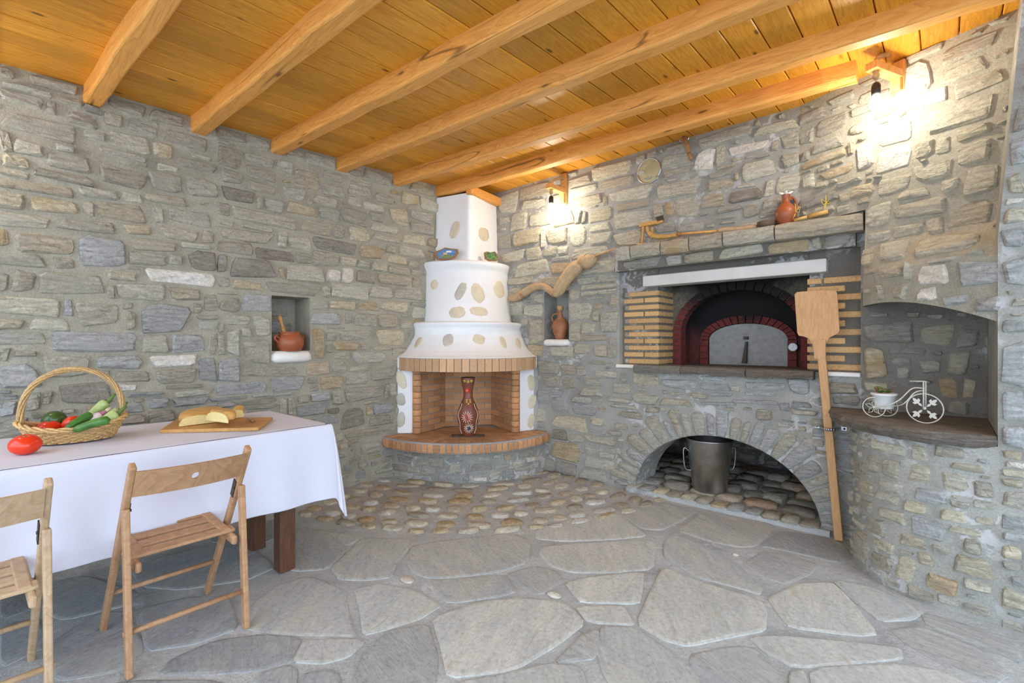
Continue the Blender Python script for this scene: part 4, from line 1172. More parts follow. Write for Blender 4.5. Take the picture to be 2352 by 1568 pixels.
def inn(P, Q):
    d = (Q-P).normalized(); n_ = Vector((d.y, -d.x, 0)); c = (P+Q)/2
    return n_ if n_.dot(Vector((-3.1, 2.9, 0)) - c) > 0 else -n_
brick_panel(FB[0]+(FB[1]-FB[0])*.06, FB[1], inn(FB[0], FB[1]), firebox, BRICK, .19)
brick_panel(FB[1], FB[2], inn(FB[1], FB[2]), firebox, BRICK, .16)
brick_panel(FB[2], FB[3]+(FB[2]-FB[3])*.05, inn(FB[2], FB[3]), firebox, BRICK, .19)
# rounded jamb bricks and white pillars
def jamb(c, out_dir, side, parent):
    for c_ in range(nc):
        z = fz0 + c_*course + .002
        gg = G(); gg.lathe(c + Vector((0,0,z)), [(.040, 0), (.042, .003), (.042, course-.007), (.040, course-.004)], 14)
        gg.mk('jamb_brick', BRICK, parent, True)
def pillar(P, name_n, stones, lab):
    g = G(); z0, z1 = hz1, .985
    g.V += [p + Vector((0,0,z0)) for p in P] + [p + Vector((0,0,z1)) for p in P]; m_ = len(P)
    for i in range(m_): j = (i+1) % m_; g.F.append((i, j, m_+j, m_+i))
    g.F += [tuple(range(m_))[::-1], tuple(range(m_, 2*m_))]
    o = bevel(g.mk('pillar', PLASTER, fire), .012, 2); o['label'] = lab
    a, b = P[0], P[1]
    S = Surf(lambda t, z: a.lerp(b, t) + Vector((0,0,z)), 0, 1, z0, z1); r_ = random.Random(len(stones)+name_n)
    for u, v, w, h, ang, mt in stones:
        t, z, pa, pb, e = S.inv(u, v); ka = S.da(t, z)
        V, F = stone_geo(S, t, z, w/pa/2*ka, h/pb/2, r_, .005, n=18, ka=ka, rot=ang, rounded=True)
        mo('inlay_stone', V, F, SM[mt], o, True)
Lp = [Vector((LX+.001, left_y(911), 0)), Vector((-3.645, 2.655, 0))]
pillar([Lp[0], Lp[1], Vector((-3.60, 2.75, 0)), Vector((LX+.001, 2.80, 0))], 1,
       [(922, 872, 22, 44, .35, 'p'), (921, 917, 20, 30, .25, 'q'), (921, 964, 20, 36, -.1, 'q')], 'white plastered left pillar set with flat stones')
jamb(Vector((-3.613, 2.705, 0)), None, 1, firebox)
Rp = [Vector((-2.952, 3.385, 0)), Vector((-2.905, RY-.001, 0))]
pillar([Rp[0], Rp[1], Vector((-3.06, RY-.001, 0)), Vector((-3.04, 3.42, 0))], 2,
       [(1220, 879, 18, 36, .1, 'p'), (1222, 922, 18, 32, -.4, 'p'), (1220, 966, 16, 34, -.25, 'p')], 'white plastered right pillar set with flat stones')
jamb(Vector((-2.975, 3.352, 0)), None, 1, firebox)
# curved brick lintel
lt = Arc(left_y(912), cpt(1078, 4.03), right_x(1233))
lg = G(); lz0, lz1 = .965, 1.076
for i in range(nn_+1):
    p = lt.p(i/nn_, -.012); lg.V += [Vector((p.x, p.y, lz0)), Vector((p.x, p.y, lz1))]
for i in range(nn_): lg.F.append((2*i, 2*i+1, 2*i+3, 2*i+2))
k = len(lg.V); lg.V += [Vector((LX, RY, lz0)), Vector((LX, RY, lz1))]
lg.F += [tuple(2*i+1 for i in range(nn_+1)) + (k+1,), (tuple(2*i for i in range(nn_+1)) + (k,))[::-1]]
lintel = lg.mk('lintel', BJOINT, fire)
nb = 25
for i in range(nb):
    gp = .0028/lt.len; t0 = .035 + .93*i/nb; t1 = .035 + .93*(i+1)/nb
    arc_brick(lt, t0+gp, t1-gp, .05, lz0-.003, lz1-.003, BRICKL, lintel, bw=.002)
for t0, t1 in ((.0, .034), (.966, 1.0)):     # plaster returns at both ends
    arc_brick(lt, t0, t1, .06, hz1+.6, lz1, PLASTER, lintel, 'plaster_end', out=.004, bw=.006)

# plaster hood in tiers
def tier(name, levels, nseg=40, sub=4):
    Z = [l[0] for l in levels]
    def arcz(z):
        z = max(Z[0], min(Z[-1], z))
        for i in range(len(Z)-1):
            if Z[i+1] >= z:
                k = (z-Z[i])/(Z[i+1]-Z[i]); a, b = levels[i], levels[i+1]
                return [a[j]*(1-k)+b[j]*k for j in range(1, 4)]
    cache = {}
    def A(z):
        key = round(z, 5)
        if key not in cache:
            uL, uR, dC = arcz(z); cache[key] = Arc(left_y(uL), cpt(1079, dC), right_x(uR))
        return cache[key]
    fn = lambda t, z: (lambda p: Vector((p.x, p.y, z)))(A(z).p(t))
    S = Surf(fn, 0, 1, Z[0], Z[-1]); g = G(); zs = []
    for i in range(len(Z)-1):
        for k in range(sub): zs.append(Z[i] + (Z[i+1]-Z[i])*k/sub)
    zs.append(Z[-1])
    for z in zs:
        for i in range(nseg+1): g.V.append(fn(i/nseg, z) + Vector((0, 0, 0)))
    for r_ in range(len(zs)-1):
        for i in range(nseg):
            a = r_*(nseg+1)+i; g.F.append((a, a+1, a+nseg+2, a+nseg+1))
    k = len(g.V); g.V += [Vector((LX, RY, Z[-1])), Vector((LX, RY, Z[0]))]; top = (len(zs)-1)*(nseg+1)
    g.F.append(tuple(top+i for i in range(nseg+1)) + (k,)); g.F.append((tuple(range(nseg+1)) + (k+1,))[::-1])
    o = g.mk(name, PLASTER, fire, True)
    return o, S
def inlay(o, S, lst, seed):
    r_ = random.Random(seed)
    for u, v, w, h, ang, mt in lst:
        t, z, pa, pb, e = S.inv(u, v); ka = S.da(t, z)
        V, F = stone_geo(S, t, z, w/pa/2*ka, h/pb/2, r_, .006, n=18, ka=ka, rot=ang, rounded=True)
        mo('inlay_stone', V, F, SM[mt], o, True)
t3, S3 = tier('lower_hood', [(1.076,910,1235,4.04),(1.10,921,1223,4.11),(1.14,932,1214,4.18),(1.20,943,1205,4.25),(1.28,951,1198,4.31),(1.345,952,1195,4.32),(1.375,949,1199,4.285),(1.393,950,1198,4.285),(1.402,956,1192,4.33)])
t2, S2 = tier('middle_hood', [(1.395,975.5,1176,4.43),(1.5,976,1172,4.46),(1.75,979,1167,4.52),(1.90,978.5,1166,4.53),(1.95,974,1169,4.50),(1.975,973,1170,4.50),(1.988,977,1167,4.53)])
inlay(t3, S3, [(962, 786, 14, 24, -.25, 'p'), (1029, 781, 24, 29, .3, 'q'), (1100, 779, 28, 22, -.3, 'p'), (1155, 786, 13, 28, .1, 'p'), (1190, 789, 15, 20, .6, 'p')], 3)
inlay(t2, S2, [(998, 654, 17, 23, .2, 'p'), (1058, 669, 20, 44, -.42, 'q'), (1098, 673, 30, 46, .3, 'p'), (1147, 665, 24, 38, .6, 'p'), (1050, 717, 37, 26, .1, 'p'), (1100, 715, 41, 21, -.12, 'p')], 4)
# square chimney shaft, faces slightly turned
def shaft_pt(t, z):
    k = (z-1.98)/.68; A = Vector((LX+.002, left_y(999+4*k), 0)); E = Vector((-3.335, 3.125, 0)); Bq = Vector((right_x(1144-4*k), RY-.002, 0))
    s0 = .56; r_ = .07
    if t < s0-r_: p = A.lerp(E, t/s0)
    elif t > s0+r_: p = E.lerp(Bq, (t-s0)/(1-s0))
    else:
        q = (t-(s0-r_))/(2*r_); p1 = A.lerp(E, (s0-r_)/s0); p2 = E.lerp(Bq, r_/(1-s0))
        p = p1*(1-q)**2 + E*2*q*(1-q) + p2*q*q
    return Vector((p.x, p.y, z))
SS = Surf(shaft_pt, 0, 1, 1.98, 2.62)
g = G(); ts = [0,.1,.2,.3,.4,.47] + [.49+.02*i for i in range(8)] + [.7,.8,.9,1]
for z in (1.98, 2.2, 2.4, 2.635):
    for t in ts: g.V.append(shaft_pt(t, z))
m_ = len(ts)
for r_ in range(3):
    for i in range(m_-1): g.F.append((r_*m_+i, r_*m_+i+1, (r_+1)*m_+i+1, (r_+1)*m_+i))
shaft = g.mk('chimney_shaft', PLASTER, fire, True)
inlay(shaft, SS, [(1045, 528, 21, 40, -.45, 'p'), (1111, 538, 24, 30, .1, 'p')], 5)
# timber collar on top of the shaft (right side)
p0 = Vector((-3.345, 3.10, 2.655)); p1 = Vector((right_x(1146), RY-.004, 2.655))
o = G().bar(p0, p1, .075, .085, (1, 0, 0)).mk('timber_collar', BEAM, fire); bevel(o, .015, 2)

# painted plaques leaning on the middle hood
def plaque(name, px, d, lab, cols):
    P = [atd(u, v, d) for u, v in px]; c = sum(P, Vector())/len(P); n_ = -Vector((c.x, c.y, 0)).normalized()
    t = thing(name, c - Vector((0,0,.05)), lab, 'plaque', 'painted plaques')
    o = bevel(G().plate(P, -n_, .025).mk('wood_slice', OLDW, t), .004, 2)
    Q = [c + (p-c)*.76 + n_*.001 for p in P]
    o2 = G().plate([p + n_*.0005 for p in Q], n_, .003).mk('painting', cols[0], t)
    if len(cols) > 1:
        w = [c + (p-c)*.76 for p in P]
        lo = min(p.z for p in Q); hi = max(p.z for p in Q); md = lo + (hi-lo)*.42
        def strip(zf0, zf1, x0, x1, mat, nm):
            e = R; pts = []
            for x_, z_ in ((x0, zf0), (x1, zf0), (x1*.9, zf1), (x0*.9, zf1)):
                pts.append(Vector((c.x, c.y, 0)) + e*x_ + Vector((0,0,lo+(hi-lo)*z_)) + n_*.005)
            G().plate(pts, n_, .0015).mk(nm, mat, o2)
        strip(.05, .36, -.055, .055, cols[1], 'painted_field')
        strip(.30, .62, -.03, .01, cols[2], 'painted_house'); strip(.62, .80, .0, .05, cols[3], 'painted_cloud')
    return t
PB = speck_mat('painted_sky', (.09, .20, .42), .5, 50, .4, 0, var=0); PG_ = speck_mat('painted_field_colour', (.20, .25, .07), .4, 60, .4, 0, var=0)
PH = M('painted_house_colour', (.55, .42, .24), .5); PC = M('painted_cloud_colour', (.75, .78, .80), .5)
plaque('painted_plaque', [(996,584),(1001,577),(1012,573),(1022,568),(1035,570),(1052,572),(1054,581),(1047,590),(1036,595),(1018,597),(1003,596)], 4.50,
       'painted wood slice showing a small house, leaning left on the white hood', [PB, PG_, PH, PC])
plaque('painted_plaque', [(1111,580),(1118,577),(1127,579),(1137,577),(1143,584),(1146,592),(1141,599),(1122,599),(1113,594)], 4.62,
       'green and red painted wood slice, leaning right on the white hood', [speck_mat('painted_green', (.10, .20, .04), .9, 45, .4, 0, var=0)])

# painted vase in the firebox and its iron grate
vd = 4.32; vb = atd(1075, 988, vd); vb.z = hz1
RUST = speck_mat('rusty_iron', (.15, .085, .055), .3, 50, .8, .001, var=0)
gp = thing('iron_grate', Vector((vb.x, vb.y, hz1)), 'flat rusty iron grate on the hearth under the painted vase', 'grate')
fwd = -Vector((vb.x, vb.y, 0)).normalized()
cg = vb + fwd*.02
for q in (-1, 1): G().bar(cg + R*.145*q - fwd*.055 + Vector((0,0,.003)), cg + R*.145*q + fwd*.055 + Vector((0,0,.003)), .012, .005, (0,0,1)).mk('frame_bar', RUST, gp)
for q in range(7):
    o_ = fwd*(-.055+.11*q/6)
    G().bar(cg + R*-.145 + o_ + Vector((0,0,.003)), cg + R*.145 + o_ + Vector((0,0,.003)), .005, .012, (0,0,1)).mk('grate_bar', RUST, gp)
VZ = hz1 + .006
vt = thing('painted_vase', Vector((cg.x, cg.y, VZ)), 'tall slim terracotta vase painted with red and white flowers in the firebox', 'vase')
s_ = vd/FPX
prof = [(.050,0),(.056,.006),(.070,.05),(.090,.12),(.094,.17),(.086,.225),(.066,.275),(.047,.315),(.040,.35),(.042,.39),(.052,.44),(.060,.475),(.064,.50),(.060,.505),(.052,.495)]
prof = [(r*1.02, z*1.03) for r, z in prof]
body = G().lathe((cg.x, cg.y, VZ), prof, 28, cap=False).mk('vase_body', speck_mat('dark_painted_clay', (.21, .062, .033), .2, 12, .4, .001, var=0), vt, True, origin=Vector((cg.x, cg.y, VZ)))
W_ = M('white_paint', (.75, .70, .58), .5); RD = M('red_paint', (.62, .055, .045), .45); YL = M('yellow_paint', (.72, .56, .10), .5); BL = M('blue_black_paint', (.05, .05, .10), .5)
def vr(z):
    for (r0, z0), (r1, z1) in zip(prof, prof[1:]):
        if z0 <= z <= z1: return r0 + (r1-r0)*(z-z0)/max(1e-6, z1-z0)
    return prof[-1][0]
ang0 = math.atan2(-cg.y, -cg.x)
def vpt(a, z, off=.002): r_ = vr(z)+off; return Vector((cg.x+math.cos(ang0+a)*r_, cg.y+math.sin(ang0+a)*r_, VZ+z))
def petals(a0, z0, rad, n_, w, mat, ph=0):
    g = G()
    for i in range(n_):
        t = ph+2*math.pi*i/n_; pts = []
        for k_ in (.25, .5, .75, 1.0):
            zz = z0+math.sin(t)*rad*k_; pts.append(vpt(a0+math.cos(t)*rad*k_/max(.03, vr(zz)), zz))
        g.tube(pts, [w*.6, w, w, w*.3], 5)
    g.mk('painted_flower', mat, body)
petals(-.12, .175, .055, 14, .0035, W_); petals(-.12, .175, .042, 12, .004, RD, .2); petals(.1, .075, .048, 14, .0035, W_); petals(.1, .075, .024, 10, .004, BL, .2)
petals(-.15, .405, .026, 12, .005, RD); petals(-.15, .405, .008, 6, .004, YL)
for a_, z_ in ((-.2,.305),(.35,.305),(-.2,.322),(.35,.322),(.05,.29)): petals(a_, z_, .008, 5, .004, YL)
for a_, z_ in ((-.5,.49),(0,.485),(.5,.49)): petals(a_, z_, .013, 7, .0035, YL)
for q in (-1, 1):
    G().tube([vpt(q*(1.0+.12*math.sin(i)), .02+.27*i/12) for i in range(13)], .0025, 5).mk('painted_vine', W_, body)

# ------------------------------------------------------------------ WOOD-FIRED OVEN in its recess
oven = thing('bread_oven', (-1.2, 3.9, RZ0), 'wood fired brick oven with arched steel door set in the stone wall', 'oven')
PX0, PX1 = -1.712, -.66            # inner edges of the brick pillars
PY = RY + .055
# body: pillar cores, panel over the white lintel, spandrel plate with arch, chamber
gL = G(); gL.box((RX0-.01, PY, RZ0-.02), (PX0, 3.96, 1.80)); gL.box((PX1, PY, RZ0-.02), (RX1+.09, 3.96, 1.80)); gL.box((PX0, PY+.01, 1.70), (PX1, 3.94, 1.82))
core = gL.mk('recess_body', MORTAR_D, oven)
OYA = 3.93; oc, oa = -1.195, .448; osp = 1.30
def oarch(x): 
    q = 1-((x-oc)/oa)**2; return osp + .335*math.sqrt(max(0, q))
g = G(); xs_ = [PX0] + [oc + oa*math.cos(math.pi*(24-i)/24) for i in range(25)] + [PX1]
for xa, xb in zip(xs_, xs_[1:]):
    inside = abs((xa+xb)/2-oc) < oa
    za = oarch(xa) if inside else RZ0; zb = oarch(xb) if inside else RZ0
    g.hexa([(xa,OYA,za),(xb,OYA,zb),(xb,OYA+.10,zb),(xa,OYA+.10,za),(xa,OYA,1.72),(xb,OYA,1.72),(xb,OYA+.10,1.72),(xa,OYA+.10,1.72)])
def sooty(name, col, c0, c1, z0=1.38, z1=1.62):
    """stone blackened by smoke: the stain has its own ragged outline"""
    m = M(name, col, .9); n = N(m); gq = n.n('ShaderNodeNewGeometry'); sx = n.n('ShaderNodeSeparateXYZ'); n.l(gq.outputs['Position'], sx.inputs[0])
    p = n.pos(); a = n.noise(p, 6, 5, .6, .5); b = n.noise(p, 40, 4, .6)
    dx = n.math('ABSOLUTE', n.math('SUBTRACT', sx.outputs[0], oc))
    h_ = n.math('SUBTRACT', n.math('ADD', sx.outputs[2], n.math('MULTIPLY', a, .30)), n.math('MULTIPLY', dx, .40))
    f_ = n.n('ShaderNodeMapRange'); n.l(h_, f_.inputs[0]); f_.inputs[1].default_value = z0; f_.inputs[2].default_value = z1
    base = n.ramp(b, [(.3, sc(col, .6)), (.7, sc(col, 1.3))])
    n.out(n.mix(f_.outputs[0], base, (.006, .0055, .005))); n.bump(a, .5, .008); return m
SPAN = sooty('sooty_spandrel', (.17, .145, .105), 0, 0, 1.50, 1.70); REDS = sooty('sooty_red_brick', (.17, .03, .027), 0, 0, 1.42, 1.60)
g.mk('spandrel', SPAN, oven)
rng = random.Random(3)
def ring_bricks(c, a, b, zs, y0, dep, th, n_, mat, parent, legs, lz, nm):
    for i in range(n_):
        t0 = math.pi*i/n_+.012; t1 = math.pi*(i+1)/n_-.012; P = []
        for yy in (y0, y0+dep):
            for t, r_ in ((t0, 0), (t1, 0), (t1, th), (t0, th)):
                P.append(Vector((c+(a+r_)*math.cos(t), yy, zs+(b+r_)*math.sin(t))))
        G().hexa(P).mk(nm, mat, parent)
    for s in (-1, 1):
        for k_ in range(legs):
            z0 = lz + (zs-lz)*k_/legs; z1 = lz + (zs-lz)*(k_+1)/legs-.004
            x0 = c+s*a; x1 = c+s*(a+th); gg = G(); gg.box((min(x0,x1), y0, z0), (max(x0,x1), y0+dep, z1)); gg.mk(nm, mat, parent)
ring_bricks(oc, oa-.012, .32, osp, OYA-.02, .10, .062, 22, REDS, oven, 5, RZ0, 'outer_arch_brick')
IY = 4.20; ic, ia, ib, isp = -1.203, .303, .135, 1.235
ring_bricks(ic, ia, ib, isp, IY-.03, .12, .062, 18, REDS, oven, 4, RZ0, 'inner_arch_brick')
g = G()    # inner front wall with arched mouth, and smoke chamber walls
xs_ = [oc-.56] + [ic + ia*math.cos(math.pi*(20-i)/20) for i in range(21)] + [oc+.56]
for xa, xb in zip(xs_, xs_[1:]):
    inside = abs((xa+xb)/2-ic) < ia
    f2 = lambda x: isp + ib*math.sqrt(max(0, 1-((x-ic)/ia)**2))
    za = f2(xa) if inside else RZ0; zb = f2(xb) if inside else RZ0
    g.hexa([(xa,IY,za),(xb,IY,zb),(xb,IY+.1,zb),(xa,IY+.1,za),(xa,IY,2.1),(xb,IY,2.1),(xb,IY+.1,2.1),(xa,IY+.1,2.1)])
g.mk('smoke_chamber', sooty('sooty_chamber', (.12, .03, .026), 0, 0, 1.15, 1.36), oven)
g = G(); g.box((oc-.60, OYA+.02, RZ0-.03), (oc-oa-.03, IY+.05, 2.1)); g.box((oc+oa+.03, OYA+.02, RZ0-.03), (oc+.60, IY+.05, 2.1))
g.mk('chamber_side', sooty('sooty_side', (.13, .03, .027), 0, 0, 1.05, 1.36), oven)
g = G(); g.box((oc-.6, OYA-.05, 2.1), (oc+.6, IY+.1, 2.14)); g.box((oc-.6, OYA, 1.70), (oc+.6, OYA+.09, 2.1)); g.mk('flue', SOOT, oven)
g = G(); g.box((RX0, RY+.02, RZ0-.06), (RX1, 4.75, RZ0)); g.mk('oven_floor', SLATE, oven)
g = G(); g.box((oc-.62, IY+.095, RZ0-.06), (oc+.62, IY+.15, 2.16)); g.mk('oven_back', SOOT, oven)
# steel door
dp = [Vector((ic-ia+.004, IY+.012, RZ0+.002))] + [Vector((ic+(ia-.004)*math.cos(math.pi*(24-i)/24), IY+.012, isp+(ib-.004)*math.sin(math.pi*i/24))) for i in range(25)] + [Vector((ic+ia-.004, IY+.012, RZ0+.002))]
door = G().plate(dp, (0,-1,0), .012).mk('oven_door', DOORM, oven); door['label'] = 'arched grey steel oven door'
hp = ony(1713, 776, IY-.02); hb = ony(1711, 834, IY-.02)
g = G(); g.box((hp.x-.016, IY-.03, hp.z-.012), (hp.x+.016, IY, hp.z+.012)); g.mk('latch', IRON, door)
g = G(); g.plate([Vector((hp.x, IY-.002, hp.z-.03)), Vector((hp.x+.012, IY-.002, hp.z-.03)), Vector((hb.x+.014, IY-.002, hb.z)), Vector((hb.x-.022, IY-.002, hb.z))], (0,-1,0), .035); g.mk('handle', IRON, door)
# thermometer
tp = ony(1822, 797, IY-.04)
o = G().lathe(tp, [(.032, 0), (.034, .004), (.034, .016), (.031, .018)], 20, axis=(0,-1,0)).mk('thermometer', GALV, oven, True)
o2 = G().lathe(tp + Vector((0,-.0185,0)), [(.0285, 0), (.0285, .001)], 20, axis=(0,-1,0)).mk('dial', M('dial_white', (.8,.8,.78), .4), o)
G().bar(tp + Vector((-.004,-.021,-.010)), tp + Vector((.008,-.021,.016)), .002, .001, (0,1,0)).mk('needle', BLACK, o2)
for a_ in range(8):
    q = a_*math.pi/4; v_ = Vector((math.cos(q), 0, math.sin(q)))
    G().bar(tp+Vector((0,-.0205,0))+v_*.021, tp+Vector((0,-.0205,0))+v_*.026, .002, .001, (0,1,0)).mk('tick', BLACK, o2)
# brick pillars: rows of thin bricks in thick mortar
rows_ = 11; pit = (1.645-RZ0-.01)/rows_
rng = random.Random(12)
def bx(x0, x1, z0, z1, y0, y1, mat=BRICKT, nm='pillar_brick'):
    gg = G(); gg.box((x0, y0, z0), (x1, y1, z1)); bevel(gg.mk(nm, mat, core), .006, 2)
for k_ in range(rows_):
    z0 = RZ0+.012+k_*pit; z1 = z0+pit*.70
    if k_ % 2 == 0:
        xa = PX0-.255; bx(xa, PX0+.012, z0, z1, PY-.014, 3.78)
        if rng.random() < .8:
            stone_quad([Vector((RX0+.02+dx*.045, PY, z0+dz*(z1-z0))) for dx, dz in ((0,.2),(.25,0),(.8,0),(1,.3),(1,.8),(.7,1),(.2,1),(0,.7))], (0,-1,0), .008, rng, SM[rng.choice('gt')], core, 'pillar_stone')
        bx(PX0-.05, PX0+.010, z0, z1, 3.79, 3.93)
    else:
        bx(RX0+.018, PX0-.122, z0, z1, PY-.014, PY+.06); bx(PX0-.112, PX0+.012, z0, z1, PY-.014, 3.74); bx(PX0-.05, PX0+.010, z0, z1, 3.75, 3.93)
    # right pillar
    if k_ % 2 == 1: bx(PX1-.012, PX1+.195, z0, z1, PY-.014, 3.8)
    else: bx(PX1-.012, PX1+.07, z0, z1, PY-.014, 3.8); bx(PX1+.08, RX1+.012, z0, z1, PY-.014, 3.74)
# white lintel, white sill strips, slate shelf
gg = G(); gg.box((right_x(1477), RY-.012, 1.662), (right_x(1899), RY+.12, 1.748)); o = bevel(gg.mk('white_lintel', speck_mat('smoked_marble', (.66, .645, .60), .1, 5, .5, .002, var=0), oven), .008, 2); o['label'] = 'long pale marble lintel over the oven mouth'
for x0, x1 in ((right_x(1418), right_x(1462)), (right_x(1888), RX1)):
    gg = G(); gg.box((x0, RY-.03, RZ0-.022), (x1, RY+.06, RZ0+.004)); bevel(gg.mk('marble_strip', WHITE, oven), .004, 1)
rng = random.Random(7); sx_ = [right_x(1464), right_x(1572), right_x(1720), right_x(1874)]
for x0, x1 in zip(sx_, sx_[1:]):
    nx = 7; V = []; F = []
    for iz, z in enumerate((RZ0-.048, RZ0-.02, RZ0+.006)):
        fr = [Vector((x0+.003+(x1-x0-.006)*i/nx, RY-.085 + rng.uniform(-.008, .008) + (.012 if iz != 1 else 0), z + (rng.uniform(-.005, .005) if iz < 2 else 0))) for i in range(nx+1)]
        V += fr + [Vector((x1-.003, RY+.20, z)), Vector((x0+.003, RY+.20, z))]
    m_ = nx+3
    for r_ in range(2):
        for i in range(m_): j = (i+1) % m_; F.append((r_*m_+i, r_*m_+j, (r_+1)*m_+j, (r_+1)*m_+i))
    F += [tuple(range(2*m_, 3*m_)), tuple(range(m_))[::-1]]
    mo('slate_shelf', V, F, SLATE, oven)

# ------------------------------------------------------------------ STONE MANTEL over the recess
MY = RY-.15; mz0, mz1 = 1.885, 1.98
mantel = thing('stone_mantel', (-1.2, RY-.08, mz0), 'long rough stone mantel shelf over the oven recess', 'mantel')
cuts_ = [1412, 1446, 1515, 1581, 1658, 1778, 1984]; ydev = [0, .0, .0, .005, .0, .0, -.005]
rng = random.Random(31); cl = ['t', 't', 'y', 't', 't', 't']
g = G(); g.box((ony(1420, 600, RY-.1).x, RY-.115, mz0+.012), (-.43, RY-.001, mz1-.012)); g.mk('mantel_bed', MORTAR_G, mantel)
for i, (u0, u1) in enumerate(zip(cuts_, cuts_[1:])):
    x0 = ony(u0, 560, MY).x+.004; x1 = ony(u1, 560, MY).x-.004; nx = 6; V = []; F = []
    zo = rng.uniform(-.008, .006)
    for iz, z in enumerate((mz0+zo, mz0+.03+zo, mz1-.012+zo*.4, mz1+zo*.4)):
        off = (.018, 0, .002, .014)[iz]
        fr = [Vector((x0+(x1-x0)*k_/nx, MY+off+rng.uniform(-.007, .007), z+rng.uniform(-.004, .004))) for k_ in range(nx+1)]
        V += fr + [Vector((x1, RY-.001, z)), Vector((x0, RY-.001, z))]
    m_ = nx+3
    for r_ in range(3):
        for k_ in range(m_): j = (k_+1) % m_; F.append((r_*m_+k_, r_*m_+j, (r_+1)*m_+j, (r_+1)*m_+k_))
    F += [tuple(range(3*m_, 4*m_)), tuple(range(m_))[::-1]]
    mo('mantel_slab', V, F, SM[cl[i]], mantel)
# course of stones below the shelf
g = G(); g.box((RX0-.01, RY-.055, 1.797), (-.40, RY-.001, mz0+.01)); o_ = g.mk('corbel_course', MORTAR_D, mantel)
SC2 = Surf(lambda a, b: Vector((a, RY-.056, b)), -2.03, -.4, 1.79, 1.9)
xx = RX0+.005; rng = random.Random(19)
for u0, u1, c_ in ((1428,1518,'d'),(1530,1566,'g'),(1570,1640,'t'),(1650,1754,'t'),(1764,1858,'y'),(1866,1885,'t'),(1893,1960,'d')):
    x0 = ony(u0, 600, RY-.056).x; x1 = min(-.42, ony(u1, 600, RY-.056).x)
    V, F = stone_geo(SC2, (x0+x1)/2, 1.842+rng.uniform(-.004, .004), (x1-x0)/2, .036, rng, .012); mo('course_stone', V, F, SM[c_], o_, True)

# ------------------------------------------------------------------ BRACKET LAMPS
def lamp(base, nrm, zb, zt, za, L, lab):
    nrm = Vector(nrm).normalized(); side = Vector((0,0,1)).cross(nrm)
    t = thing('bracket_lamp', base + Vector((0,0,zb)), lab, 'lamp', 'wall bracket lamps')
    up = Vector((0,0,1))
    bevel(G().bar(base+nrm*.016+up*zb, base+nrm*.016+up*zt, .062, .032, side).mk('wall_plank', PINE, t), .004, 2)
    bevel(G().bar(base+nrm*.030+up*za, base+nrm*L+up*za, .058, .042, side).mk('arm', PINE, t), .004, 2)
    bevel(G().bar(base+nrm*.045+up*(zb+.004), base+nrm*.045+up*(za-.018), .050, .026, side).mk('brace', PINE, t), .004, 2)
    e = base + nrm*(L-.045)
    pts = spline([base+nrm*.02+up*(za+.115), base+nrm*.055+up*(za+.118), base+nrm*.11+up*(za+.10), e-nrm*.03+up*(za+.065), e+up*(za+.02), e+up*(za-.05)], 6)
    g = G(); g.tube(pts, .012, 8)
    # strand lay of the rope
    for k in range(3):
        st = []
        for i, p in enumerate(pts):
            a = i*.9 + k*2.094; tg = (pts[min(i+1, len(pts)-1)]-pts[max(i-1, 0)]).normalized(); ee = side; ff = tg.cross(ee)
            st.append(p + (ee*math.cos(a)+ff*math.sin(a))*.0075)
        g.tube(st, .0068, 6)
    g.mk('rope', ROPE, t, True)
    G().lathe(e+up*(za-.062), [(.008, .0), (.015, .006), (.017, .02), (.010, .035)], 10).mk('rope_fray', ROPE, t, True)
    # screw on the plank
    G().lathe(base+nrm*.033+up*(zt-.09), [(.006, 0), (.005, .002)], 10, axis=nrm).mk('screw', GALV, t)
    zs = za-.062
    G().tube([e+up*zs, e+up*(zs-.018)], .004, 6).mk('cable', GALV, t)
    G().lathe(e+up*(zs-.085), [(.019, 0), (.021, .01), (.021, .048), (.016, .062), (.006, .070)], 16).mk('socket', BLACK, t, True)
    b = G().lathe(e+up*(zs-.165), [(.002, 0), (.014, .003), (.025, .014), (.030, .032), (.028, .048), (.020, .066), (.014, .082)], 18).mk('bulb', BULBM, t, True)
    return t
px_ = right_x(1298)
lamp(Vector((px_, RY, 0)), (0,-1,0), 2.470, 2.752, 2.585, .255, 'lit bulb on a small wooden wall bracket beside the white chimney')
q_ = hood_fn(.56, 2.6); n_ = -ED.cross(Vector((0,0,1))); n_ = n_ if n_.y < 0 else -n_
lamp(Vector((q_.x, q_.y, 0)), n_, 2.572, 2.745, 2.665, .27, 'bright lit bulb on a wooden bracket above the counter, upper right')

lamp(Vector((LX, -.42, 0)), (1,0,0), 2.40, 2.68, 2.515, .255, 'lit bulb on a wooden bracket on the left wall, beyond the left picture edge')

# ------------------------------------------------------------------ TABLE with cloth
TZ = .75
tA = Vector((-2.497, -.95, 0)); tB = Vector((-2.585, 1.345, 0)); tC = Vector((-3.405, 1.33, 0)); tD = Vector((-3.36, -.95, 0))
table = thing('dining_table', (-2.98, .2, 0), 'long wooden table with dark stained square legs under the white cloth', 'table')
g = G(); ins_ = .03
P = [tA+Vector((-ins_,0,0)), tB+Vector((-ins_,-ins_,0)), tC+Vector((ins_,-ins_,0)), tD+Vector((ins_,0,0))]
g.plate([p+Vector((0,0,TZ-.035)) for p in P], (0,0,1), .03); g.mk('table_top', OLDW, table)
for i, (x, y) in enumerate(((-2.632, 1.10), (-3.03, 1.10), (-2.60, -.80), (-3.22, -.80))):
    g = G(); g.box((x-.041, y-.041, 0), (x+.041, y+.041, TZ-.036)); bevel(g.mk('table_leg', TLEG, table), .005, 2)
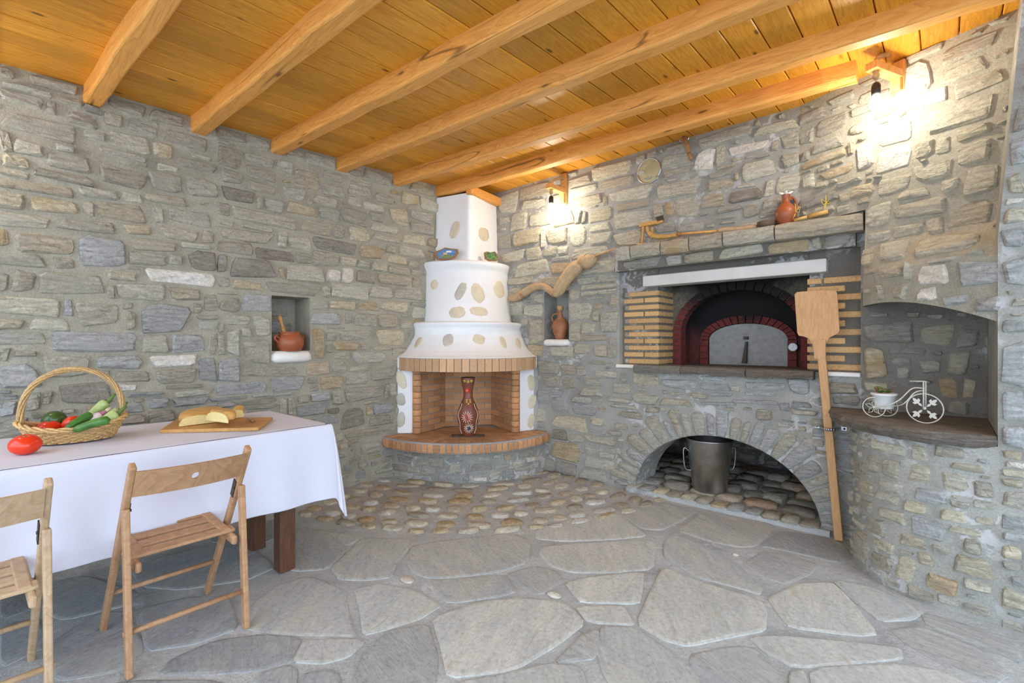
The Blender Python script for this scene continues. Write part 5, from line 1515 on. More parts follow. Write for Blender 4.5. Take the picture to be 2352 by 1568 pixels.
for a, b in (((-2.66,1.05),(-2.63,-.76)), ((-3.0,1.10),(-2.68,1.10))):
    G().bar((a[0],a[1],TZ-.09), (b[0],b[1],TZ-.09), .09, .03, (0,0,1)).mk('apron', TLEG, table)
# cloth: top grid, hem hanging on all sides, folded corner
rng = random.Random(4); g = G(); HEM = .345
def edge(A, B, n): return [A.lerp(B, i/n) for i in range(n+1)]
out1 = Vector((1, .035, 0)).normalized(); out2 = Vector((0.02, 1, 0)).normalized()
path = []       # (top point, outward direction, hem height, outward throw)
nA = 46
for i in range(nA+1):
    t = i/nA; p = tA.lerp(tB, t)
    path.append((p, out1, HEM + .004*math.sin(t*9), .036 + .012*math.sin(t*23) + .010*math.sin(t*51+1) + .02*smooth((t-.9)/.1)))
na = 10
for i in range(1, na):
    t = i/na; d = (out1*math.cos(t*math.pi/2) + out2*math.sin(t*math.pi/2)).normalized()
    k = math.sin(math.pi*t)
    path.append((tB, d, HEM - .125*k, .04 + .052*k*(1 if i % 2 else .55)))
for i in range(17):
    t = i/16; p = tB.lerp(tC, t)
    path.append((p, out2, HEM + .003*math.sin(t*8), .02 + .012*math.sin(t*19+2) + .02*smooth((.1-t)/.1)))
for i in range(1, 8):
    t = i/8; d = (out2*math.cos(t*math.pi/2) - out1*math.sin(t*math.pi/2)).normalized(); k = math.sin(math.pi*t)
    path.append((tC, d, HEM - .08*k, .03 + .05*k))
for i in range(31):
    t = i/30; p = tC.lerp(tD, t)
    path.append((p, -out1, HEM, .012 + .006*math.sin(t*31)))
prof = [(-.014, TZ+.002), (-.004, TZ+.0005), (.002, TZ-.008)]
nr = 10
m_ = len(path)
for p, d, hm, th in path:
    for o_, z in prof: g.V.append(Vector((p.x, p.y, z)) + d*o_)
    for k in range(1, nr+1):
        f_ = k/nr; z = (TZ-.008) + (hm-(TZ-.008))*f_
        g.V.append(Vector((p.x, p.y, z)) + d*(.002 + th*f_**.8))
rs = len(prof)+nr
for i in range(m_-1):
    for k in range(rs-1):
        a = i*rs+k; g.F.append((a, a+rs, a+rs+1, a+1))
# top: fan strips between near and far edges
k0 = len(g.V); nu, nv = 40, 10
for i in range(nu+1):
    for j in range(nv+1):
        p = tA.lerp(tB, i/nu).lerp(tD.lerp(tC, i/nu), j/nv); c = (tA+tC)/2
        e = Vector((0,0,0))
        sx = .014
        if j == 0: e += -out1*sx
        if j == nv: e += out1*sx
        if i == nu: e += -out2*sx
        cr = .0022*math.exp(-((i-15.5)/.5)**2) + .002*math.exp(-((j-5)/.45)**2)     # ironed creases
        g.V.append(p + e + Vector((0,0,TZ+.002+cr+.0006*math.sin(i*.9+j*1.7))))
for i in range(nu):
    for j in range(nv):
        a = k0+i*(nv+1)+j; g.F.append((a, a+nv+1, a+nv+2, a+1))
cloth = g.mk('tablecloth', CLOTH, smooth=True)
so = cloth.modifiers.new('solid', 'SOLIDIFY'); so.thickness = .0016; so.offset = 1
subsurf(cloth, 1)
tag(cloth, 'white cotton cloth draped over the long table with a hanging folded corner', 'tablecloth')
TT = TZ + .0055

# ------------------------------------------------------------------ FOLDING CHAIRS
def make_chair(wood, lab, hole=True):
    """origin on the floor; +x is the back of the chair, y is its width"""
    t = thing('folding_chair', (0,0,0), lab, 'chair', 'wooden folding chairs at the table')
    Y = .195; sy = (0,1,0)
    for s in (-1, 1):
        # long post: front foot up to the back rest
        o = G().bar((-.225, s*Y, 0), (.262, s*Y, .775), .022, .036, sy).mk('post', wood, t); bevel(o, .006, 2)
        # rear leg: hinge down to the rear foot
        o = G().bar((.178, s*(Y+.004), .60), (.228, s*(Y+.004), 0), .022, .036, sy).mk('rear_leg', wood, t); bevel(o, .005, 2)
        G().bar((.118, s*(Y-.013), .545), (.158, s*(Y-.013), .62), .004, .026, sy).mk('hinge_plate', IRON, t)
        G().lathe((.150, s*(Y-.016), .585), [(.006, 0), (.005, .003)], 8, axis=(0, -s, 0)).mk('rivet', IRON, t)
        # side rail below the seat
        o = G().bar((-.215, s*(Y-.030), .408), (.205, s*(Y-.030), .376), .022, .040, sy).mk('seat_rail', wood, t); bevel(o, .010, 3)
    for i in range(5):
        x = -.20 + i*.082; z = .428 - i*.0055
        ln = .168 if i < 4 else .185
        o = G().bar((x, -ln, z), (x, ln, z), .058, .014, (1,0,-.06)).mk('seat_slat', wood, t); bevel(o, .005, 2)
    for s in (-1, 1):
        o = G().bar((-.235, s*.150, .431), (.150, s*.150, .406), .038, .017, sy).mk('seat_edge', wood, t); bevel(o, .005, 2)
    o = G().tube([(-.105, -Y, .19), (-.105, Y, .19)], .010, 10).mk('front_stretcher', wood, t, True)
    o = G().tube([(.212, -Y-.02, .155), (.212, Y+.02, .155)], .010, 10).mk('rear_stretcher', wood, t, True)
    # curved back rest board with a finger hole
    g = G(); n = 32; z0, z1 = .648, .752; hc = (0.0, .700); hr = .014
    def bp(y, z, k): 
        xx = .262 - .487*(.775-z)/.775*1.0; xx = -.225 + .487*(z/.775)
        return Vector((xx + .020 - .030*(1-(y/.19)**2)*-1 + k, y, z))
    # grid with a square gap around the hole, then a round ring inside
    ys = [-.187 + .374*i/20 for i in range(21)]; zs = [z0, z0+.03, .700-.022, .700+.022, z1-.02, z1]
    for k_, off in enumerate((-.008, .008)):
        base = len(g.V)
        for y in ys:
            for z in zs: g.V.append(bp(y, z - .010*(1-(y/.19)**2)*0, off))
        for i in range(20):
            for j in range(5):
                if j == 2 and i in (9, 10): continue
                a = base+i*6+j; f = (a, a+6, a+7, a+1); g.F.append(f if k_ else f[::-1])
        sq = [(9,2),(10,2),(11,2),(11,3),(10,3),(9,3)]; m = 18; ringb = len(g.V)
        for q in range(m):
            a = 2*math.pi*q/m; g.V.append(bp(math.cos(a)*hr, .700+math.sin(a)*hr, off))
        # connect the ring to the gap outline
        idx = [base+i*6+j for i, j in sq]; angs = [math.atan2(zs[j]-.700, ys[i]) % (2*math.pi) for i, j in sq]
        order = sorted(range(6), key=lambda q: angs[q]); idx = [idx[q] for q in order]; angs = [angs[q] for q in order]
        for q in range(m):
            a0 = 2*math.pi*q/m; a1 = 2*math.pi*(q+1)/m; am = (a0+a1)/2
            near = min(range(6), key=lambda r: abs(((angs[r]-am+math.pi) % (2*math.pi))-math.pi))
            nx = min(range(6), key=lambda r: abs(((angs[r]-a1-math.pi/m+math.pi) % (2*math.pi))-math.pi))
            f = (ringb+q, idx[near], ringb+(q+1) % m); g.F.append(f[::-1] if k_ else f)
            if nx != near:
                f = (ringb+(q+1) % m, idx[near], idx[nx]); g.F.append(f[::-1] if k_ else f)
        if k_ == 0: b0, r0 = base, ringb
        else: b1, r1 = base, ringb
    for q in range(18): q2 = (q+1) % 18; g.F.append((r0+q, r0+q2, r1+q2, r1+q))
    for i in range(20):
        g.F.append((b0+i*6, b0+i*6+6, b1+i*6+6, b1+i*6)); g.F.append((b0+i*6+5, b1+i*6+5, b1+i*6+11, b0+i*6+11))
    for i in (0, 20):
        for j in range(5): f = (b0+i*6+j, b1+i*6+j, b1+i*6+j+1, b0+i*6+j+1); g.F.append(f if i == 0 else f[::-1])
    g.mk('backrest', wood, t)
    return t
def dup(root, loc, rz, label=None):
    r = root.copy(); COL.objects.link(r); r.location = loc; r.rotation_euler = (0,0,rz)
    if label: r['label'] = label
    for ch in list(root.children):
        c = ch.copy(); COL.objects.link(c); c.parent = r
        if c.data and c.data.materials and c.data.materials[0] == CHAIRW:
            c.data = c.data.copy(); c.data.materials[0] = CHAIRP
    return r
ch = make_chair(CHAIRW, 'brown wooden folding chair with worn varnish and finger hole, fully in view')
ch2 = dup(ch, (-2.385, -.052, 0), .03, 'paler wooden folding chair cut off by the left edge of the picture')
ch.location = (-2.434, .557, 0); ch.rotation_euler = (0,0,.035)

# ------------------------------------------------------------------ BASKET and vegetables
bc = Vector((-3.02, .30, TT)); bdir = Vector((.06, 1, 0)).normalized(); bsd = Vector((bdir.y, -bdir.x, 0))
WICK = speck_mat('wicker', (.56, .36, .15), .35, 120, .6, .002, var=.35)
bas = thing('wicker_basket', bc, 'oval wicker basket with arched handle full of vegetables on the white cloth', 'basket')
def brim(a, lv):   # oval ring point; lv 0 bottom .. 1 rim
    rl = .142 + .046*lv; rw = .095 + .032*lv
    up = .062*lv + .034*lv*abs(math.cos(a))**3
    return bc + bdir*math.cos(a)*rl + bsd*math.sin(a)*rw + Vector((0,0,.008+up))
NBR = 44
g = G()        # solid inner skin so the weave is not see-through
for lv in (0, .5, 1):
    for i in range(NBR): 
        a = 2*math.pi*i/NBR; p = brim(a, lv); q = bc + (p-bc)*1.0; g.V.append(Vector((bc.x+(p.x-bc.x)*.965, bc.y+(p.y-bc.y)*.965, p.z)))
for r_ in range(2):
    for i in range(NBR): j = (i+1) % NBR; g.F.append((r_*NBR+i, r_*NBR+j, (r_+1)*NBR+j, (r_+1)*NBR+i))
g.F.append(tuple(range(NBR))[::-1]); g.mk('basket_lining', OLDW, bas, True)
rowsb = 9
for r_ in range(rowsb):
    lv = .04 + .92*r_/(rowsb-1); pts = []
    for i in range(88):
        a = 2*math.pi*i/88; w_ = .0035*(1 if ((i//2 + r_) % 2) else -1)
        p = brim(a, lv); d = Vector((p.x-bc.x, p.y-bc.y, 0)).normalized(); pts.append(p + d*w_)
    G().tube(pts, .0042, 5, closed=True).mk('weaver', WICK, bas, True)
for i in range(NBR):
    a = 2*math.pi*i/NBR
    G().tube([brim(a, k/4) + Vector((0,0,0)) for k in range(5)], .0032, 5).mk('stake', WICK, bas, True)
for k in range(3):   # twisted rim
    pts = []
    for i in range(120):
        a = 2*math.pi*i/120; p = brim(a, 1.0); d = Vector((p.x-bc.x, p.y-bc.y, 0)).normalized(); q = i*.42 + k*2.094
        pts.append(p + d*math.cos(q)*.007 + Vector((0,0,math.sin(q)*.007)))
    G().tube(pts, .006, 6, closed=True).mk('rim', WICK, bas, True)
hpts = [brim(math.pi, 1)*1.0, None]
e0 = brim(math.pi, .75); e1 = brim(0, .75)
for k in range(6):
    pts = []
    for i in range(41):
        t = i/40; ang = math.pi*t; c = (e0+e1)/2; hh_ = .255
        p = c + (e0-c)*math.cos(ang)*(1+.10*math.sin(ang)) + Vector((0,0,hh_*math.sin(ang)**.85))
        tg = ((e1-e0).normalized()*math.sin(ang) + Vector((0,0,math.cos(ang)))).normalized(); f_ = bsd; h_ = tg.cross(f_)
        q = i*.28 + k*1.047; pts.append(p + (f_*math.cos(q)+h_*math.sin(q))*.0085)
    G().tube(pts, .0046, 6).mk('handle_strand', WICK, bas, True)
TOM = speck_mat('tomato_skin', (.78, .045, .012), .12, 5, .22, 0, var=.12); TOM2 = speck_mat('orange_tomato_skin', (.80, .11, .02), .15, 5, .25, 0, var=.1)
PEP = speck_mat('green_pepper_skin', (.045, .10, .018), .4, 7, .25, 0, var=0); CUC = speck_mat('cucumber_skin', (.055, .17, .025), .5, 26, .35, .001, var=.1)
ZUC = speck_mat('courgette_skin', (.42, .53, .20), .2, 30, .4, 0, var=.15); STEM = speck_mat('green_stem', (.12, .22, .05), .3, 30, .6, 0, var=0)
ONI = speck_mat('onion_skin', (.50, .20, .30), .45, 12, .35, 0, var=0); ONW = M('onion_white', (.75, .62, .66), .4)
def tomato(c, r, mat, lab, ax=(0,0,1), grp='tomatoes'):
    ax = Vector(ax).normalized(); rot = Vector((0,0,1)).rotation_difference(ax).to_matrix()
    def fn(p):
        k = 1 + .035*math.cos(5*math.atan2(p.y, p.x))*(1-abs(p.z)); z = p.z*.80
        dim = .16*math.exp(-((p.x**2+p.y**2)/.05)); z -= dim if p.z > 0 else -dim*.5
        return rot @ Vector((p.x*k, p.y*k, z))
    t = thing('tomato', c - Vector((0,0,r*.8)), lab, 'tomato', grp)
    G().ball(c, r, 24, 16, fn).mk('tomato_flesh', mat, t, True)
    top = c + ax*(r*.66)
    G().lathe(top, [(.010, 0), (.006, .003), (.002, .004)], 8, axis=ax).mk('stem_scar', STEM, t, True)
p = onz(43, 1047, TT); tomato(Vector((p.x, p.y, TT+.0395)) + Vector((-.03, .02, 0)), .052, TOM, 'single red tomato lying on the tablecloth in front of the basket', (.15, -.05, 1))
tomato(atd(90, 983, 2.27), .036, TOM2, 'orange red tomato at the left end of the basket under the handle')
tomato(atd(112, 984, 2.225), .047, TOM, 'large red tomato at the front of the basket rim', (.1, -.1, 1))
tomato(atd(166, 972, 2.26), .040, TOM, 'red tomato in the middle of the basket beside the green pepper', (-.5, -.3, .6))
t = thing('green_pepper', atd(125, 985, 2.27), 'round dark green pepper lying among the tomatoes in the basket', 'pepper')
G().ball(atd(125, 964, 2.27), (.047, .047, .042), 20, 12, lambda p: Vector((p.x*(1+.05*math.cos(3*math.atan2(p.y, p.x))), p.y, p.z))).mk('pepper_flesh', PEP, t, True)
def long_veg(name, p0, p1, r, mat, lab, cat, tip=None, grp=None, bulge=.5):
    ax = p1-p0; t = thing(name, p0, lab, cat, grp); n = 14; pts = []; rr = []
    for i in range(n+1):
        s_ = i/n; pts.append(p0 + ax*s_ + Vector((0,0,.006*math.sin(math.pi*s_))))
        prof_ = min(1, (s_/.14))**.5 * min(1, ((1-s_)/.10 + .02))**.5
        rr.append(max(.002, r*prof_*(1+bulge*(s_-.5)*.5)))
    G().tube(pts, rr, 14).mk(name+'_body', mat, t, True)
    if tip:
        d = ax.normalized(); q = p1 - d*.004
        G().tube([q, q+d*.014, q+d*.03+Vector((0,0,.004)), q+d*.045+Vector((0,0,.012))], [r*.52, r*.45, r*.36, r*.34], 7).mk('stalk', STEM, t, True)
    return t
long_veg('cucumber', atd(148, 989, 2.16), atd(212, 951, 2.26), .018, CUC, 'dark green cucumber pointing up next to the onion in the basket', 'cucumber', grp='cucumbers')
long_veg('cucumber', atd(166, 990, 2.13), atd(254, 963, 2.20), .0185, CUC, 'dark green cucumber lying lowest along the front basket rim', 'cucumber', grp='cucumbers')
long_veg('courgette', atd(196, 965, 2.34), atd(247, 923, 2.42), .021, ZUC, 'pale green courgette standing highest against the basket handle', 'courgette', True, 'courgettes', 1.2)
long_veg('courgette', atd(215, 985, 2.24), atd(270, 949, 2.32), .0215, ZUC, 'pale green courgette sticking out over the right basket rim', 'courgette', True, 'courgettes', 1.2)
long_veg('courgette', atd(230, 972, 2.34), atd(274, 941, 2.40), .016, ZUC, 'pale courgette half hidden behind the other at the right rim', 'courgette', True, 'courgettes', 1.0)
t = thing('red_onion', atd(214, 962, 2.26), 'purple and white onion between the cucumber and courgettes', 'onion')
a_ = atd(206, 967, 2.25); b_ = atd(256, 936, 2.33); ax = b_-a_
G().tube([a_+ax*k for k in (0,.08,.2,.32,.42,.5)], [.008,.017,.021,.020,.017,.012], 14).mk('bulb', ONW, t, True)
G().tube([a_+ax*k for k in (.36,.5,.62,.74)], [.018,.013,.010,.008], 12).mk('purple_skin', ONI, t, True)
G().tube([a_+ax*k for k in (.72,.85,1.0)], [.0085,.010,.006], 8).mk('dry_neck', M('dry_onion_neck', (.52,.48,.30), .6), t, True)

# ------------------------------------------------------------------ CUTTING BOARD and bread
P = [onz(367, 987, TT+.018), onz(594, 981, TT+.018), onz(626.5, 957.5, TT+.018), onz(405, 962, TT+.018)]
o = bevel(G().plate([p - Vector((0,0,.018)) for p in P], (0,0,1), .018).mk('cutting_board', BOARDW), .003, 2)
tag(o, 'wooden cutting board with bread on the white tablecloth', 'cutting board')
BZ = TT+.0185
CR = speck_mat('bread_crust', (.66, .38, .11), .32, 22, .6, .004, var=.1); CM = speck_mat('bread_crumb', (.80, .66, .30), .14, 90, .9, .004, var=0)
def bread(px, z0, hgt, lab, crumb_edge, tilt=0.0):
    P = [onz(u, v, z0) for u, v in px]; c = sum(P, Vector())/len(P); n = len(P)
    t = thing('bread_piece', Vector((c.x, c.y, z0)), lab, 'bread', 'pieces of flat bread'); g = G()
    e = (P[crumb_edge[1]]-P[crumb_edge[0]]).normalized()
    def H(p, k): return hgt*k*(1 + .10*math.sin(p.x*60)+.08*math.sin(p.y*70)) + tilt*((p-c).dot(e))
    lv = [(0, 0), (0, .45), (.02, .80), (.10, .98)]
    for d_, k in lv:
        for p in P:
            q = p + (c-p)*d_; g.V.append(Vector((q.x, q.y, z0 + (H(q, k) if k else max(0, tilt*((q-c).dot(e))+abs(tilt)*.09)))))
    g.V.append(Vector((c.x, c.y, z0 + hgt*1.06)))
    for r_ in range(3):
        for i in range(n): j = (i+1) % n; g.F.append((r_*n+i, r_*n+j, (r_+1)*n+j, (r_+1)*n+i))
    for i in range(n): g.F.append((3*n+i, 3*n+(i+1) % n, 4*n))
    g.F.append(tuple(range(n))[::-1])
    if sum(P[i].x*P[(i+1)%n].y-P[(i+1)%n].x*P[i].y for i in range(n)) < 0: g.F = [f[::-1] for f in g.F]
    bo = subsurf(g.mk('crust', CR, t, True), 1)
    # the cut face showing the crumb
    a, b = crumb_edge; A, Bq = P[a], P[b]; nrm = Vector((Bq.y-A.y, A.x-Bq.x, 0)).normalized()
    if nrm.dot(c-A) > 0: nrm = -nrm
    m = 12; top = []; bot = []
    for i in range(m+1):
        q = A.lerp(Bq, .03+.94*i/m) + nrm*.001; s_ = math.sin(math.pi*min(1, max(0, i/m)))**.35
        zz = tilt*((q-c).dot(e)) + (abs(tilt)*.09 if tilt else 0)
        bot.append(Vector((q.x, q.y, z0+zz+.004))); top.append(Vector((q.x, q.y, z0+zz+.004+hgt*(.25+.60*s_))))
    G().plate(bot + top[::-1], nrm, .004).mk('crumb', CM, t)
bread([(408,981),(500,970),(520,954),(497,948),(440,952),(404,970)], BZ, .056, 'large piece of flat bread at the left of the cutting board', (0, 1))
bread([(526,963),(560,958),(566,950),(540,947)], BZ, .054, 'small piece of bread behind the others with pale crumb showing', (0, 1))
bread([(474,968),(527,985),(553,970),(520,950),(487,953)], BZ+.020, .056, 'piece of bread with brown crust lying on top of the others', (0, 1), .06)
p = onz(581, 971, BZ)
t = thing('knife', Vector((p.x, p.y, BZ)), 'small knife with dark turned wooden handle on the cutting board', 'knife')
d_ = (onz(575, 962, BZ)-onz(582, 971, BZ)).normalized()
G().tube([p+Vector((0,0,.010)), p+d_*.01+Vector((0,0,.011)), p+d_*.03+Vector((0,0,.010)), p+d_*.045+Vector((0,0,.009))], [.006,.0105,.010,.007], 10).mk('handle', OLDW, t, True)
G().tube([p+d_*.043+Vector((0,0,.009)), p+d_*.055+Vector((0,0,.009))], .0085, 10).mk('ferrule', GALV, t, True)
G().bar(p+d_*.05+Vector((0,0,.008)), p+d_*.16+Vector((0,0,.006)), .018, .002, R).mk('blade', GALV, t)

# ------------------------------------------------------------------ NICHE THINGS
def rough_slab(name, c, dx, dy, dz, axis, mat, seed):
    rng = random.Random(seed); S = FS(c, 0); g = G(); n = 16; ring = []
    for k, (sc_, z) in enumerate(((.86, -1), (1, -.55), (1, .4), (.84, 1))):
        for i in range(n):
            a = 2*math.pi*i/n; p_ = 5
            x = math.copysign(abs(math.cos(a))**(2/p_), math.cos(a)); y = math.copysign(abs(math.sin(a))**(2/p_), math.sin(a))
            w_ = 1 + rng.uniform(-.03, .03)
            g.V.append(c + Vector((x*dx*sc_*w_, y*dy*sc_*w_, z*dz*(1+rng.uniform(-.1, .1)*(0 if k == 3 else 1)))))
    for r_ in range(3):
        for i in range(n): j = (i+1) % n; g.F.append((r_*n+i, r_*n+j, (r_+1)*n+j, (r_+1)*n+i))
    g.F += [tuple(range(n))[::-1], tuple(range(3*n, 4*n))]
    return g.mk(name, mat, smooth=True)
s0 = onx(626, 812, LX+.03); s1 = onx(721, 812, LX+.03); zt = onx(660, 806, LX-.05).z
o = rough_slab('marble_sill', Vector((LX-.085, (s0.y+s1.y)/2, zt-.042)), .125, (s1.y-s0.y)/2, .042, None, WHITE, 3)
tag(o, 'thick rounded white marble sill under the clay pot niche', 'sill')
pc = onx(657, 800, LX-.07); pc = Vector((LX-.030, pc.y+.012, zt-.001))
ps = (pc-CAM).dot(D)/FPX
pot = thing('clay_pot', pc, 'glazed brown clay cooking pot with two handles in the left wall niche', 'pot')
pr = [(.085,0),(.096,.006),(.116,.035),(.122,.065),(.114,.098),(.094,.122),(.088,.128),(.094,.138),(.099,.142),(.096,.146),(.084,.142),(.078,.125),(.10,.09),(.105,.05),(.08,.012)]
G().lathe(pc, [(r*.84, z*1.02) for r, z in pr], 30, cap=False).mk('pot_body', TERRA, pot, True)
G().lathe(pc+Vector((0,0,.012)), [(.001,0),(.066,.001)], 24, cap=False).mk('pot_bottom', TERRA, pot)
for s in (-1, 1):
    d = Vector((-.25, 1, 0)).normalized()*s*.86; c = pc + Vector((0,0,.100))
    G().tube(spline([c+d*.108, c+d*.140+Vector((0,0,.018)), c+d*.146+Vector((0,0,-.005)), c+d*.116+Vector((0,0,-.030))], 5), .0085, 8).mk('handle', TERRA, pot, True)
sp = thing('wooden_pestle', pc+Vector((0,0,.03)), 'turned wooden pestle standing in the clay pot', 'pestle')
a_ = pc + Vector((0,-.01,.03)); b_ = Vector((LX-.075, pc.y-.062, zt+.275)); ax = b_-a_
G().tube([a_+ax*k for k in (0,.3,.42,.47,.5,.56,.60,.64,.75,.88,.95,1.0)], [.012,.012,.014,.017,.013,.018,.014,.010,.013,.016,.018,.010], 12).mk('pestle_rod', BOARDW, sp, True)
# right niche: sill and jug
s0 = ony(1247, 784, RY-.03).x; s1 = ony(1305, 784, RY-.03).x; zt = ony(1276, 779, RY-.02).z
o = rough_slab('marble_sill', Vector(((s0+s1)/2, RY+.055, zt-.030)), (s1-s0)/2, .11, .030, None, WHITE, 4)
tag(o, 'small pale stone sill under the jug niche beside the fireplace', 'sill')
jc = Vector((ony(1287, 770, RY+.06).x, RY+.06, zt-.001))
def jug(c, k, mat, lab, name='clay_jug', hdir=None, pr=None, hz=None):
    t = thing(name, c, lab, 'jug', 'clay jugs')
    pr = pr or [(.040,0),(.044,.006),(.060,.05),(.077,.10),(.080,.135),(.068,.165),(.040,.195),(.024,.215),(.020,.25),(.023,.275),(.025,.28),(.018,.279)]
    G().lathe(c, [(r*k, z*k) for r, z in pr], 26).mk('jug_body', mat, t, True)
    h = hdir
    hz = hz or [(.066,.165), (.078,.205), (.060,.235), (.020,.242)]
    G().tube(spline([c+h*x_*k+Vector((0,0,z_*k)) for x_, z_ in hz], 6), .0075*k, 8).mk('handle', mat, t, True)
    return t
jt = jug(jc, 1.0, TERRA2, 'worn clay jug with cork standing in the niche by the fireplace', hdir=-R)
CORK = speck_mat('cork', (.50, .33, .14), .4, 60, .9, .003, var=0)
G().lathe(jc+Vector((0,0,.272)), [(.020,0),(.034,.008),(.030,.022),(.034,.036),(.020,.046)], 9).mk('cork_stopper', CORK, jt, True)

# ------------------------------------------------------------------ DRIFTWOOD on the oven wall
dt = thing('driftwood_branch', ony(1270, 675, RY-.06), 'twisted pale driftwood branch fixed to the wall above the small niche', 'driftwood')
pp = [(1170,686),(1183,684),(1200,675),(1225,660),(1246,657),(1262,666),(1274,676)]; rr = [6,9.5,11,9.5,8.5,8.5,8]
k_ = 4.25/FPX
pts = [ony(u, v, RY-.062) for u, v in pp]; Q = spline(pts, 4); rq = []
for i in range(len(Q)): s_ = i/4; j = int(min(s_, len(rr)-2)); rq.append((rr[j]+(rr[j+1]-rr[j])*(s_-j))*k_)
G().tube(Q, rq, 12).mk('lower_limb', DRIFT, dt, True)
pp = [(1273,678),(1282,668),(1297,645),(1312,625),(1326,612),(1333,606),(1340,600),(1350,600),(1361,592),(1364,586)]; rr = [7,14,15,16,16,12,16,17,12,5]
pts = [ony(u, v, RY-.085) for u, v in pp]; Q = spline(pts, 4); rq = []
for i in range(len(Q)): s_ = i/4; j = int(min(s_, len(rr)-2)); rq.append((rr[j]+(rr[j+1]-rr[j])*(s_-j))*k_)
G().tube(Q, rq, 12).mk('upper_limb', DRIFT, dt, True)
G().tube([ony(1199, 678, RY-.085), ony(1196, 681, RY-.093)], [.030, .026], 12).mk('knot', OLDW, dt, True)
o = G().tube([ony(1362, 590, RY-.09), ony(1385, 581, RY-.10), ony(1412, 571, RY-.16)], .0075, 8).mk('thin_stick', PEELW, None, True)
tag(o, 'thin straight stick stuck from the driftwood to the mantel', 'stick')

# ------------------------------------------------------------------ THINGS ON THE MANTEL AND WALL
yT = RY-.07
tl = thing('wooden_plough_model', ony(1480, 560, yT), 'small wooden plough model with curved beam on the left of the mantel', 'model')
WY = wood_mat('yellow_wood', (.66, .38, .12), (.48, .24, .06), (7,7,7), rough=.55, var=.15)
km = 3.75/FPX
bevel(G().bar(ony(1469, 518, yT), ony(1510, 510, yT), .030, .03, (0,1,0)).mk('head_block', WY, tl), .004, 1)
G().tube([ony(1509, 512, yT), ony(1523, 507, yT)], [.012, .008], 6).mk('head_tip', WY, tl)
G().bar(ony(1508, 505, yT), ony(1524, 500, yT), .004, .045, (0,1,0)).mk('share', IRON, tl)
for a, b in (((1478,520),(1475,562)), ((1498,522),(1497,548))): bevel(G().bar(ony(*a, yT), ony(*b, yT), .016, .016, (0,1,0)).mk('peg', WY, tl), .002, 1)
G().tube(spline([ony(1486,520,yT-.02), ony(1490,533,yT-.02), ony(1503,542,yT-.02), ony(1528,543,yT-.02), ony(1557,539,yT-.02)], 5), [.011]*6+[.019]*8+[.016]*7, 10).mk('curved_beam', WY, tl, True)
G().tube([ony(1557,538,yT-.02), ony(1600,534,yT-.02), ony(1652,530,yT-.02)], .009, 8).mk('pole', PINE, tl, True)
G().tube([ony(1555,538,yT-.02), ony(1563,537,yT-.02)], .019, 10).mk('binding', OLDW, tl, True)
G().tube([ony(1463,560,yT), ony(1480,562,yT), ony(1502,557,yT)], .008, 7).mk('foot', WY, tl, True)
pl = [(1648,530),(1668,527),(1690,526),(1715,523),(1738,520)]
o = G().tube(spline([ony(u, v, yT-.03) for u, v in pl], 3), [.008]+[.017]*5+[.015]*6+[.010], 9).mk('weathered_stick', DRIFT, None, True)
tag(o, 'weathered grey brown piece of wood lying in the middle of the mantel', 'stick')
c = ony(1761, 522, yT-.02); c.z = mz1
o = G().lathe(c, [(.040,0),(.052,.010),(.060,.034),(.056,.036),(.046,.030),(.03,.012),(.001,.011)], 20).mk('stone_bowl', speck_mat('dark_clay', (.13,.09,.055), .3, 20, .8, .003, var=0), None, True)
tag(o, 'small dark brown clay bowl on the mantel left of the jug', 'bowl')
c = ony(1805, 510, yT-.01); c.z = mz1
j2 = jug(c, 1.0, TERRA, 'shiny brown clay jug with big handle on the mantel', hdir=(R*.95 + D*.2).normalized(),
    pr=[(.034,0),(.038,.006),(.058,.035),(.066,.065),(.062,.095),(.040,.125),(.025,.14),(.022,.165),(.024,.19),(.026,.195),(.018,.194)], hz=[(.060,.085), (.082,.125), (.066,.170), (.040,.180), (.021,.160)])
g = G()
for a in range(5):
    q = a*1.2566; d = Vector((math.cos(q), math.sin(q), 0)); b = c + Vector((0,0,.197))
    g.tube([b, b+d*.022+Vector((0,0,.004)), b+d*.042+Vector((0,0,.012))], [.006,.010,.003], 6)
g.ball(c+Vector((0,0,.206)), .010, 8, 6)
o = g.mk('white_flower', M('white_ceramic', (.8,.8,.78), .35), None, True); tag(o, 'small white flower ornament on top of the mantel jug', 'ornament')
fl = thing('cane_flute', ony(1830, 505, yT-.05), 'yellow cane flute with dark binding lying at the right end of the mantel', 'flute')
a_ = ony(1824, 506, yT-.05); b_ = ony(1902, 486, yT-.05); CANE = speck_mat('cane', (.62,.38,.10), .25, 14, .45, .001, var=.1)
a_.z = max(a_.z, mz1+.012); b_.z = mz1+.035
G().tube([a_, a_.lerp(b_, .45)], [.010, .010], 10).mk('lower_tube', CANE, fl, True); G().tube([a_.lerp(b_, .43), b_], [.013, .013], 10).mk('upper_tube', CANE, fl, True)
G().tube([a_.lerp(b_, .42), a_.lerp(b_, .455)], .0145, 10).mk('binding', OLDW, fl, True)
STR = M('yellow_straw', (.62,.48,.08), .7)
for u, v, k in ((1828, 486, 'straw bow hanging by the mantel jug handle'), (1898, 466, 'yellow straw bow above the right end of the cane flute')):
    c = ony(u, v, yT-.03); g = G()
    for q in range(4):
        a = q*1.3+.4; e = R*math.cos(a)+Vector((0,0,1))*math.sin(a)
        g.tube(spline([c, c+e*.03+Vector((0,0,.02)), c+e*.02+Vector((0,0,-.012)), c], 5), .0018, 5)
    g.tube([c, c+R*-.02+Vector((0,0,-.05))], .002, 5)
    tag(g.mk('straw_bow', STR, None, True), k, 'ornament', 'straw bows')
